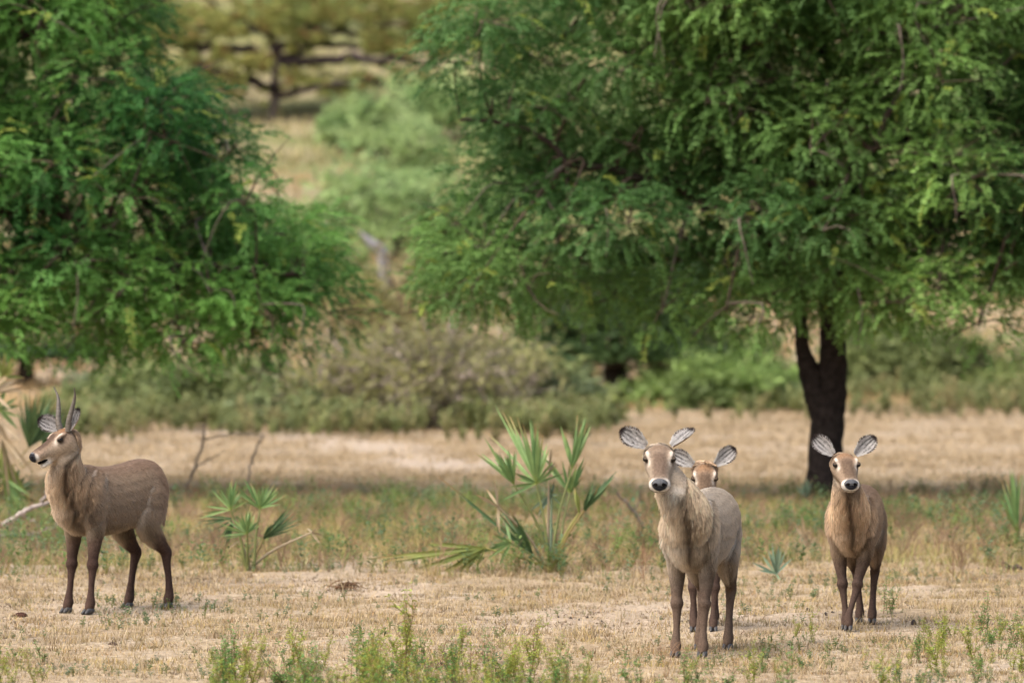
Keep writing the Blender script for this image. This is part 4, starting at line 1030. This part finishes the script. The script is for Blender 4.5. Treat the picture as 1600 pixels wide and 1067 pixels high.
    for nm, s in (('fl', 1), ('fr', -1)):
        fx, fy, kx = legs[nm]
        sh = (.30, s*.115, .86); el = (.27, s*.115, .70); kn = (.30+kx, s*.105+fy*.45, .405); ca = (.30+fx*.75+kx*.3, s*.10+fy*.8, .22); fe = (.31+fx, s*.10+fy, .095); ho = (.335+fx, s*.10+fy, .03)
        parts.append(loft([(*sh, .085, .13), (*el, .072*lr, .095*lr), (.28+kx*.5, s*.112+fy*.2, .56, .052*lr, .062*lr), (.295+kx*.9, s*.107+fy*.42, .45, .041*lr, .046*lr), (*kn, .051*lr, .056*lr), (.302+kx*.9+fx*.1, s*.104+fy*.55, .345, .035*lr, .035*lr), (*ca, .026*lr, .028*lr), (.308+fx, s*.10+fy, .13, .034*lr, .038*lr), (*fe, .042*lr, .046*lr), (*ho, .033*lr, .04*lr)], (0, 1, 0), 14, 3))
        bones += [(el, kn, 'leg'), (kn, fe, 'leg')]; foot[nm] = ho
    for nm, s in (('hl', 1), ('hr', -1)):
        fx, fy, kx = legs[nm]
        hi = (-.46, s*.10, .98); st = (-.36+kx*.3, s*.125, .72); gs_ = (-.47+kx*.7, s*.118+fy*.3, .58); hk = (-.585+kx, s*.105+fy*.5, .46); cn = (-.555+fx*.6+kx*.5, s*.10+fy*.8, .27); fe = (-.525+fx, s*.10+fy, .10); ho = (-.50+fx, s*.10+fy, .03)
        parts.append(loft([(*hi, .09, .16), (-.42+kx*.1, s*.115, .86, .10, .175), (*st, .092, .13), (*gs_, .060*lr, .085*lr), (-.555+kx*.9, s*.11+fy*.4, .50, .042*lr, .058*lr), (*hk, .044*lr, .058*lr), (-.57+kx*.85+fx*.2, s*.103+fy*.6, .39, .034*lr, .040*lr), (*cn, .028*lr, .031*lr), (-.53+fx, s*.10+fy, .14, .034*lr, .038*lr), (*fe, .042*lr, .046*lr), (*ho, .033*lr, .04*lr)], (0, 1, 0), 14, 3))
        bones += [(st, hk, 'leg'), (hk, fe, 'leg')]; foot[nm] = ho
    me = remesh(parts, .0115, 4)
    nv = len(me.vertices); V = np.empty(nv*3, np.float32); me.vertices.foreach_get('co', V); V = V.reshape(-1, 3).astype(float)
    Nn = np.empty(nv*3, np.float32); me.vertices.foreach_get('normal', Nn); Nn = Nn.reshape(-1, 3).astype(float)

    
    def weights(P):
        Hc = ((P-hp)@HM)/HS
        wh = sst(-.075, -.01, Hc[:, 0])*(np.abs(Hc[:, 1]) < .16)*sst(-.19, -.13, Hc[:, 2])*(Hc[:, 2] < .15)
        tn, dn = seg_param(P, n1*.5+n0*.5, n3)
        wn = np.clip(1-sst(.17, .25, dn-(1-tn)*.04), 0, 1)*(1-wh)*sst(.80, 1.12, P[:, 2])*sst(.24, .46, P[:, 0])
        wl = np.zeros(len(P))
        for a, b, _ in bones:
            t_, dd = seg_param(P, a, b); wl = np.maximum(wl, 1-sst(.055, .115, dd))
        wl = wl*(1-sst(.60, .76, P[:, 2]+.0*P[:, 0]))*(1-wn)
        return Hc, wh, wn, tn, wl
    def colour(P, N):
        Hc, wh, wn, tn, wl = weights(P)
        n = len(P); mixv = lambda A, B, w_: A*(1-w_[:, None])+np.array(B)*w_[:, None]
        C = np.tile(np.array(pal['body']), (n, 1)).astype(float)
        # darker back line and brown saddle, lighter flanks, tan behind the shoulder
        C = mixv(C, pal['back'], sst(1.08, 1.20, P[:, 2])*sst(.25, .9, N[:, 2])*.75*(P[:, 0] < .45))
        C = mixv(C, pal['back'], sst(-.36, -.50, P[:, 0])*sst(.75, 1.0, P[:, 2])*.55)
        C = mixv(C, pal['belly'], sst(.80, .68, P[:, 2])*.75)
        C = mixv(C, pal['chest'], sst(.38, .50, P[:, 0])*(1-sst(1.15, 1.3, P[:, 2]))*.7)
        C = mixv(C, pal['neck_col'], wn*.85)
        front = sst(.1, .8, N[:, 0])
        C = mixv(C, pal['chest'], wn*front*.5)
        C = mixv(C, pal['legup'], np.clip(wl*1.0, 0, 1)*sst(.76, .6, P[:, 2]))
        C = mixv(C, pal['leglow'], np.clip(wl*1.4, 0, 1)*sst(.62, .46, P[:, 2]))
        C = mixv(C, pal['pastern'], np.clip(wl*1.4, 0, 1)*sst(.16, .08, P[:, 2])*.6)
        # white rump edge
        rp = sst(-.655, -.69, P[:, 0])*sst(.72, .8, P[:, 2])*(1-sst(1.08, 1.14, P[:, 2]))
        C = mixv(C, (.62, .55, .46), rp*pal.get('rump', .3))
        # head
        Hd = np.tile(np.array(pal['head']), (n, 1)).astype(float); x, y, z = Hc[:, 0], np.abs(Hc[:, 1]), Hc[:, 2]
        Hd = mixv(Hd, pal['cheek'], sst(.03, -.07, z)*.9)
        Hd = mixv(Hd, pal['forehead'], sst(.03, .05, z)*sst(.09, .0, x)*.9)
        Hd = mixv(Hd, pal['bridge'], sst(.052, .026, y)*sst(.04, .10, x)*sst(-.02, .01, z)*(1-.4*sst(.26, .30, x)))
        Hd = mixv(Hd, pal['cheek'], sst(.045, .065, y)*sst(.14, .18, x)*sst(.27, .22, x)*.5)
        brow = np.exp(-(((x-.128)/.026)**2+((y-.066)/.012)**2+((z-.018)/.034)**2))+.9*np.exp(-(((x-.07)/.03)**2+((y-.075)/.012)**2+((z-.045)/.012)**2))
        Hd = mixv(Hd, (.60, .53, .45), np.clip(brow*1.35, 0, 1)*.85)
        lid = np.exp(-(((x-.093)/.034)**2+((y-.090)/.020)**2+((z-.010)/.023)**2))
        Hd = mixv(Hd, (.025, .018, .014), np.clip(lid*1.9, 0, 1)*.9)
        mz = sst(.292+(.012 if mouth_open else 0), .310+(.012 if mouth_open else 0), x+.10*np.clip(-z-.05, -.02, .1)+.0*y)
        Hd = mixv(Hd, (.52, .485, .44), mz*(1-.85*sst(-.012, .014, z-.10*(y-.02)))*(.80+.2*r.random(n)))
        Hd = mixv(Hd, (.62, .57, .50), sst(.20, .26, x)*sst(-.055, -.07, z))
        Hd = mixv(Hd, (.50, .43, .35), sst(-.11, -.135, z)*sst(.2, .05, x)*.8)
        nose = sst(.060, .050, np.hypot(y*1.12, (z+.018)*1.30))*sst(.318, .334, x)
        Hd = mixv(Hd, (.02, .02, .024), nose)
        if not mouth_open:
            mo = np.exp(-((z+.076-.10*(.352-x))/.006)**2)*sst(.24, .28, x)
            Hd = mixv(Hd, (.03, .02, .018), mo*.95)
        C = C*(1-wh[:, None])+Hd*wh[:, None]
        # throat patch
        th_ = np.exp(-((Hc[:, 0]+.01)/.05)**2-((Hc[:, 2]+.155)/.04)**2)
        C = mixv(C, (.58, .50, .40), np.clip(th_*1.1, 0, 1)*.75)
        return C
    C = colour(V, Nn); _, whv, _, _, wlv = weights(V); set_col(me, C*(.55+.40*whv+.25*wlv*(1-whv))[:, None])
    me.polygons.foreach_set('use_smooth', np.full(len(me.polygons), True))
    body = link('body', me, M_body, root)
    # --- fur
    me.calc_loop_triangles(); nt_ = len(me.loop_triangles); T = np.empty(nt_*3, np.int32); me.loop_triangles.foreach_get('vertices', T); T = T.reshape(-1, 3)
    A_, B_, C_ = V[T[:, 0]], V[T[:, 1]], V[T[:, 2]]; ar = np.linalg.norm(np.cross(B_-A_, C_-A_), axis=1)
    ctr = (A_+B_+C_)/3; _, wh0, wn0, _, wl0 = weights(ctr); ar = ar*(1+1.1*wn0+.9*sst(.35, .5, ctr[:, 0])*(1-wh0))*(1-.35*wl0); k = r.choice(nt_, fur_n, p=ar/ar.sum()); u = r.random((fur_n, 1)); v = r.random((fur_n, 1)); m_ = (u+v > 1); u = np.where(m_, 1-u, u); v = np.where(m_, 1-v, v)
    P = A_[k]*(1-u-v)+B_[k]*u+C_[k]*v; N = Nn[T[k, 0]]*(1-u-v)+Nn[T[k, 1]]*u+Nn[T[k, 2]]*v; N /= np.linalg.norm(N, axis=1)[:, None]+1e-9
    Hc, wh, wn, tn, wl = weights(P)
    # skip nose / mouth region / eyes
    ok = ~((wh > .5) & ((Hc[:, 0] > .322) & (np.hypot(Hc[:, 1]*1.1, (Hc[:, 2]+.018)*1.3) < .052) | (np.linalg.norm(Hc-np.array([.093, .086, .014]), axis=1) < .026) | (np.linalg.norm(Hc-np.array([.093, -.086, .014]), axis=1) < .026)))
    P, N, Hc, wh, wn, tn, wl = P[ok], N[ok], Hc[ok], wh[ok], wn[ok], tn[ok], wl[ok]; n = len(P)
    flow = np.tile(np.array([-.75, 0, -.55]), (n, 1)); flow[:, 2] -= .4*(P[:, 2] < .9)
    nd = (n0-n3)/np.linalg.norm(n0-n3)
    flow = flow*(1-wn[:, None])+(nd*.9+np.array([.0, 0, -.8]))*wn[:, None]
    flow = flow*(1-wh[:, None])+(-hx+np.array([0, 0, -.3]))*wh[:, None]
    flow = flow*(1-wl[:, None])+np.array([-.08, 0, -1.])*wl[:, None]
    chest = sst(.30, .50, P[:, 0])*sst(.62, .75, P[:, 2])*(1-wh)*(1-wl)
    flow = flow*(1-chest[:, None])+np.array([0, 0, -1.])*chest[:, None]
    ln = .048+.042*wn*sst(-.2, .6, N[:, 0])+.032*chest-.026*wn*sst(.1, -.4, N[:, 0]); ln = ln+.012*sst(.8, .68, P[:, 2])*(1-wl)
    ln = ln*(1-wl)+(.012+.02*sst(.45, .65, P[:, 2]))*wl
    ck = wh*sst(-.06, -.12, Hc[:, 2])*sst(.2, .05, Hc[:, 0])
    ln = ln*(1-wh)+(.010+.024*ck)*wh*(1-.5*sst(.26, .30, Hc[:, 0]))
    ln = ln*pal.get('furlen', 1.0)*(.6+.7*r.random(n))
    flow += r.normal(size=(n, 3))*.10
    # clumps
    cs_ = .014; key = np.floor(P/cs_+r.random(3)*5).astype(int); hsh = (key[:, 0]*73856093 ^ key[:, 1]*19349663 ^ key[:, 2]*83492791) & 0xffff
    tabl = r.normal(size=(65536, 3)); tcol = r.normal(size=65536)
    flow += tabl[hsh]*(.02+.10*wn+.09*chest)[:, None]*(1-.7*wh)[:, None]
    tan = flow-N*np.sum(flow*N, 1)[:, None]; tan /= np.linalg.norm(tan, axis=1)[:, None]+1e-9
    lift = (.17+.20*np.clip(wn+chest, 0, 1)*r.random(n))[:, None]
    dr = tan+N*lift; dr /= np.linalg.norm(dr, axis=1)[:, None]
    mid = P+dr*(ln*.55)[:, None]; dr2 = tan*.95+N*.02+np.array([0, 0, -.25])*(ln/.08)[:, None]; dr2 /= np.linalg.norm(dr2, axis=1)[:, None]
    tip = mid+dr2*(ln*.5)[:, None]
    S = np.cross(dr, N); S /= np.linalg.norm(S, axis=1)[:, None]+1e-9
    wd = (.0010+.0007*r.random(n)-.0003*np.clip(wn+chest, 0, 1))[:, None]
    P0 = P-N*.003
    VV = np.stack([P0-S*wd, P0+S*wd, mid+S*wd*.8, tip], 1).reshape(-1, 3)
    o = (np.arange(n)*4)[:, None]
    FF = np.concatenate([o+np.array([[0, 1, 2]]), o+np.array([[0, 2, 3]])])
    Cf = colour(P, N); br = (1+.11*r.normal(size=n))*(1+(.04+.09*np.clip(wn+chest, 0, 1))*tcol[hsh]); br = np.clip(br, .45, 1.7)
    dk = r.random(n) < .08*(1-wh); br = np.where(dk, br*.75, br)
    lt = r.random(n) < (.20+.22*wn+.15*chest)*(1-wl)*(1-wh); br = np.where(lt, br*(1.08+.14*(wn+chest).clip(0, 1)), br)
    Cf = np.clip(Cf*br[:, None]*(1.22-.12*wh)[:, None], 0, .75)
    Cf = np.where((lt & (wn+chest > .3))[:, None], Cf*.75+np.array([.55, .47, .37])*.25, Cf)
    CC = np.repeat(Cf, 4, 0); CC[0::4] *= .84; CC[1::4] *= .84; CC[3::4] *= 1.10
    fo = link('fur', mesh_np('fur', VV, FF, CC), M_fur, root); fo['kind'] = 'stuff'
    # --- eyes
    for s in (-1, 1):
        c = np.array([.092, s*.0795, .014]); th, ph = np.meshgrid(np.linspace(0, 2*PI, 14, endpoint=False), np.linspace(-PI/2+.01, PI/2-.01, 9))
        E = np.stack([np.cos(th)*np.cos(ph)*.025, np.sin(th)*np.cos(ph)*.022, np.sin(ph)*.0185], -1).reshape(-1, 3)+c
        i = np.arange(8)[:, None]*14; j = np.arange(14)[None]; j2 = (j+1) % 14
        ey = link('eye', mesh_np('eye', h2l(E), np.stack([i+j, i+j2, i+14+j2, i+14+j], -1).reshape(-1, 4)), M_eye, root)
        # upper lid with pale lashes
        th, ph = np.meshgrid(np.linspace(-.3, PI+.3, 12), np.linspace(.62, 1.35, 5)); q = np.stack([np.cos(th)*np.cos(ph)*.027, s*np.sin(th)*np.cos(ph)*.024, np.sin(ph)*.021+.001], -1).reshape(-1, 3)+c
        i = np.arange(4)[:, None]*12; j = np.arange(11)[None]
        lid = mesh_np('eyelid', h2l(q), np.stack([i+j, i+j+1, i+13+j, i+12+j], -1).reshape(-1, 4), np.tile(np.array(pal['head'])*.35, (60, 1)))
        link('eyelid', lid, M_ear, root)
    # --- nose pad with two nostrils
    zo = .006 if mouth_open else 0
    th, ph = np.meshgrid(np.linspace(0, 2*PI, 22, endpoint=False), np.linspace(.02, 1, 8))
    yy = np.cos(th)*ph*.050*(1-.30*np.maximum(0, -np.sin(th)))*(1-.10*np.maximum(0, np.sin(th))); zz = np.sin(th)*ph*.036*np.where(np.sin(th) < 0, 1+.25*(1-np.abs(np.cos(th))), 1)
    xx = .360-.026*ph**2.6-.25*np.maximum(zz, 0)-.006*np.exp(-(yy/.007)**2)*(zz < 0)
    E = np.stack([xx, yy, zz-.020+zo], -1).reshape(-1, 3); i = np.arange(7)[:, None]*22; j = np.arange(22)[None]; j2 = (j+1) % 22
    no = link('nose', mesh_np('nose', h2l(E), np.stack([i+j, i+j2, i+22+j2, i+22+j], -1).reshape(-1, 4)), M_nose, root)
    for s in (-1, 1):
        th, ph = np.meshgrid(np.linspace(0, 2*PI, 12, endpoint=False), np.linspace(.02, 1, 4))
        a, b_ = np.cos(th)*ph*.018, np.sin(th)*ph*.0105; ca, sa = math.cos(-.8), math.sin(-.8)
        y_ = (a*ca-b_*sa)*s+s*.027; z_ = a*sa+b_*ca-.018+zo
        x_ = .3625-.030*(np.hypot(y_/.051, (z_+.020-zo)/.041))**2.2-.25*np.maximum(z_+.020-zo, 0)+.0015
        E = np.stack([x_, y_, z_], -1).reshape(-1, 3); i = np.arange(3)[:, None]*12; j = np.arange(12)[None]; j2 = (j+1) % 12
        nn_ = link('nostril', mesh_np('nostril', h2l(E), np.stack([i+j, i+j2, i+12+j2, i+12+j], -1).reshape(-1, 4)), M_hole, no)
    if mouth_open:
        q = ellip((.272, 0, -.080), (.044, .046, .013)); v, qq, tt = q
        me_ = mesh_np('mouth', h2l(v), [qq, tt]); link('mouth', me_, M_hole, root)
    # --- ears
    for s, (ed, ef, L) in zip((-1, 1), ears):     # first = image left (animal's right)
        dv = w2l(ed); dv /= np.linalg.norm(dv); fv = w2l(ef); fv -= dv*(fv@dv); fv /= np.linalg.norm(fv); sv = np.cross(dv, fv)
        b0 = h2l((-.035, s*.080, .030))
        us = np.linspace(0, 1, 13); vs_ = np.linspace(-1, 1, 11)
        wp = np.interp(us, [0, .12, .3, .5, .68, .82, .93, 1], [.36, .50, .84, 1, .93, .70, .42, .05])*.069
        cup = np.interp(us, [0, .2, .6, 1], [1.2, 1.0, .72, .4])
        def pt(u_i, v_, off):
            wv = wp[u_i]; an = v_*cup[u_i]*1.25; rad = wv/max(.3, cup[u_i]*1.1)
            ctr = b0+dv*L*us[u_i]+sv*0
            return ctr+sv*rad*math.sin(an)*(1.0)+fv*(rad*(1-math.cos(an)))-fv*(off+.012*math.sin(us[u_i]*3))
        Vi = np.array([pt(a, b, 0) for a in range(13) for b in vs_]); Vo = np.array([pt(a, b, .007) for a in range(13) for b in vs_])
        i = np.arange(12)[:, None]*11; j = np.arange(10)[None]; Fi = np.stack([i+j, i+j+1, i+11+j+1, i+11+j], -1).reshape(-1, 4); Fo = Fi[:, ::-1]+143
        rim = [a*11 for a in range(13)]+[12*11+b for b in range(1, 11)]+[a*11+10 for a in range(11, -1, -1)]
        Fr = np.array([(rim[q], rim[q+1], rim[q+1]+143, rim[q]+143) for q in range(len(rim)-1)])
        UU = np.repeat(us, 11); VVv = np.tile(vs_, 13)
        Ci = np.array([.40, .38, .37])*(.85+.3*r.random((143, 1)))
        wv_ = VVv+.25*(vn(UU, VVv*0, .22, 3)-.5); streak = (np.exp(-((wv_-.50)/.11)**2)+np.exp(-((wv_+.42)/.12)**2)+np.exp(-((wv_-.03)/.10)**2)*.9)*sst(.12, .3, UU)*sst(1.05, .8, UU)*(.4+.9*vn(UU*1.3, VVv, .16, 5))
        Ci = Ci*(1-.85*np.clip(streak, 0, 1)[:, None]); edge = sst(.70, .95, np.abs(VVv))[:, None]*sst(.2, .5, UU)[:, None]; Ci = Ci*(1-edge*.8)+np.array([.09, .06, .045])*edge*.8
        deep = sst(.25, .0, UU)[:, None]; Ci = Ci*(1-deep*.6)+np.array([.1, .07, .05])*deep*.6
        tipw = np.clip(sst(.84, .95, UU)+0*VVv, 0, 1)[:, None]; Ci = Ci*(1-tipw)+np.array([.03, .022, .02])*tipw
        Co = np.tile(np.array(pal['earback']), (143, 1)); Co = Co*(1-tipw)+np.array([.03, .022, .02])*tipw
        eo = link('ear', mesh_np('ear', np.vstack([Vi, Vo]), np.vstack([Fi, Fo, Fr]), np.vstack([Ci, Co])), M_ear, root)
        # ear hair: short strands inside and along the rim
        nh = 1500; ui = r.integers(0, 12, nh); uf = r.random(nh); vv = r.uniform(-1, 1, nh); vv = np.where(r.random(nh) < .45, np.sign(vv)*(.9+.1*r.random(nh)), vv)
        P1 = np.array([pt(a, b, -.001)*(1-f)+pt(a+1, b, -.001)*f for a, b, f in zip(ui, vv, uf)])
        un = (ui+uf)/12; dirh = dv[None]*.6+fv[None]*.25+sv[None]*(vv*(.15+.9*(np.abs(vv) > .88)))[:, None]+r.normal(size=(nh, 3))*.22; dirh /= np.linalg.norm(dirh, axis=1)[:, None]
        Lh = (.012+.016*r.random(nh))[:, None]; S1 = np.cross(dirh, fv); S1 /= np.linalg.norm(S1, axis=1)[:, None]+1e-9
        VH = np.stack([P1-S1*.0014, P1+S1*.0014, P1+dirh*Lh], 1).reshape(-1, 3)
        st_ = (np.exp(-((vv-.50)/.13)**2)+np.exp(-((vv+.42)/.13)**2)+np.exp(-((vv-.03)/.1)**2))*sst(.15, .4, un)
        ch = np.array([.47, .45, .43])*(1-.85*np.clip(st_, 0, 1)[:, None]); tw_ = sst(.82, .93, un)[:, None]; ch = ch*(1-tw_)+np.array([.03, .02, .02])*tw_; rim_ = ((np.abs(vv) > .9) & (un > .35) & (r.random(nh) < .7))[:, None]; ch = np.where(rim_, np.array([.06, .045, .04]), ch); ch = ch*(.7+.5*r.random((nh, 1)))
        eh = link('ear_hair', mesh_np('ear_hair', VH, np.arange(nh*3).reshape(-1, 3), np.repeat(ch, 3, 0)), M_fur, eo); eh['kind'] = 'stuff'
    # --- hooves: two claws each
    for nm, ho in foot.items():
        g = Geo()
        for s in (-1, 1):
            hx0, hy0 = ho[0]-.005, ho[1]+s*.019
            v, q, tt = loft([(hx0-.03, hy0, .022, .015, .02), (hx0-.01, hy0, .032, .019, .03), (hx0+.025, hy0, .026, .018, .026), (hx0+.055, hy0+s*.002, .014, .012, .014), (hx0+.068, hy0+s*.002, .008, .005, .008)], (0, 1, 0), 12, 2)
            v[:, 2] = np.maximum(v[:, 2], -.004); v[:, 2] -= (v[:, 2] < .0)*.0
            g.add(v, q, (0, 0, 0)); g.T.append(tt+g.n-len(v))
        link('hoof', g.mesh('hoof'), M_hoof, root)
    # --- tail
    v, q, tt = loft([(-.69, 0, 1.08, .03, .03), (-.73, 0, 1.0, .03, .022), (-.735, .005, .88, .026, .018), (-.725, .01, .76, .02, .015), (-.72, .01, .68, .008, .008)], (0, 1, 0), 10, 3)
    link('tail', mesh_np('tail', v, [q, tt], np.tile(np.array(pal['back'])*.8, (len(v), 1))), M_body, root)
    # --- horns
    if horns:
        for s in (-1, 1):
            pts = [h2l((-.02, s*.064, .03)), h2l((-.05, s*.082, .10)), h2l((-.115, s*.106, .18)), h2l((-.165, s*.13, .25)), h2l((-.185, s*.16, .325))]
            q = cat_path(pts, 60); uu = np.linspace(0, 1, 60); ra = np.interp(uu, [0, .1, .6, 1], [.028, .026, .016, .003])*(1+.11*np.maximum(0, np.sin(uu*2*PI*15))*(uu < .78))
            v, f = tube(q, ra, seg=14); link('horn', mesh_np('horn', v, f), M_horn, root)
    return root

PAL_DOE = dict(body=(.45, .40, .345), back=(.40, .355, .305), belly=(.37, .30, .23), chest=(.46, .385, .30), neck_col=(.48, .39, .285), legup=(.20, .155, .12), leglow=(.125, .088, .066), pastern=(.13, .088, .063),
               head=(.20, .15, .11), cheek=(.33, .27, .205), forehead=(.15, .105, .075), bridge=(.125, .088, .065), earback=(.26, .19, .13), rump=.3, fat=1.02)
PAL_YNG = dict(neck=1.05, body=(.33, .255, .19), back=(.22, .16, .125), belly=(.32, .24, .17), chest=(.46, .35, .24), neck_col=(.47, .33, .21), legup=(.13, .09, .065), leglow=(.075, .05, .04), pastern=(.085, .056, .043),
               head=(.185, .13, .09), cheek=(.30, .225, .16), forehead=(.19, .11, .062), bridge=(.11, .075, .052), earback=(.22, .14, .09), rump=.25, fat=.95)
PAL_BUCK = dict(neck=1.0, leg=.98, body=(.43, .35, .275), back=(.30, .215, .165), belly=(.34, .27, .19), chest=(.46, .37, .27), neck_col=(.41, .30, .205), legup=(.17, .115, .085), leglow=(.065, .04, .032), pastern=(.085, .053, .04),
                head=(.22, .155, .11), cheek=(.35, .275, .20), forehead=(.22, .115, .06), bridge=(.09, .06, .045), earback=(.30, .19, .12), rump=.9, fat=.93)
st0 = (0, 0, 0)
antelope('front antelope without horns, facing us and largest, with thick grey brown coat', 1094, 1020, 15, 1.0,
         dict(pos=(.56, -.185, 1.545), t=1, pitch=33, roll=0), dict(fl=(.02, .0, 0), fr=(.02, -.01, 0), hl=(.03, .01, 0), hr=(.10, .0, .05)), PAL_DOE, 1,
         ears=[((-.80, .05, .52), (.1, -1, .15), .225), ((.72, .45, .62), (-.72, -.62, .1), .225)], fur_n=135000, dist=40.45)
antelope('half hidden antelope peering over the back of the front one', 1101, 985, 2, .88,
         dict(pos=(.55, .0, 1.48), t=2, pitch=52), dict(fl=(.02, -.02, 0), fr=(.0, 0, 0), hl=st0, hr=st0), PAL_YNG, 2,
         ears=[((-.85, .1, .45), (.1, -1, .1), .235), ((.72, .1, .62), (-.1, -1, .1), .235)], fur_n=35000, dist=43.1)
antelope('rightmost young antelope stepping forward in front of the dark trunk', 1338, 985, 11, .91,
         dict(pos=(.56, -.03, 1.50), t=-7, pitch=28), dict(fl=(.12, -.11, .03), fr=(.02, .05, .0), hl=(.0, -.02, 0), hr=(-.05, .06, -.02)), PAL_YNG, 3,
         ears=[((-.66, .1, .62), (.15, -1, .1), .235), ((.68, .1, .60), (-.15, -1, .1), .235)], fur_n=100000, dist=42.95)
antelope('horned antelope at the left in side view with its mouth open', 165, 955, 37, 1.02,
         dict(pos=(.57, .05, 1.475), t=57, pitch=28, size=(1.0, 1.12, 1.08)), dict(fl=(.03, .03, 0), fr=(.03, -.01, 0), hl=(-.10, .05, -.03), hr=(.10, -.01, .08)), PAL_BUCK, 4, horns=True, mouth_open=True,
         ears=[((-.86, -.12, .40), (.2, -.9, .35), .20), ((.34, -.10, .90), (-.80, -.55, .1), .19)], fur_n=125000, dist=45.0)
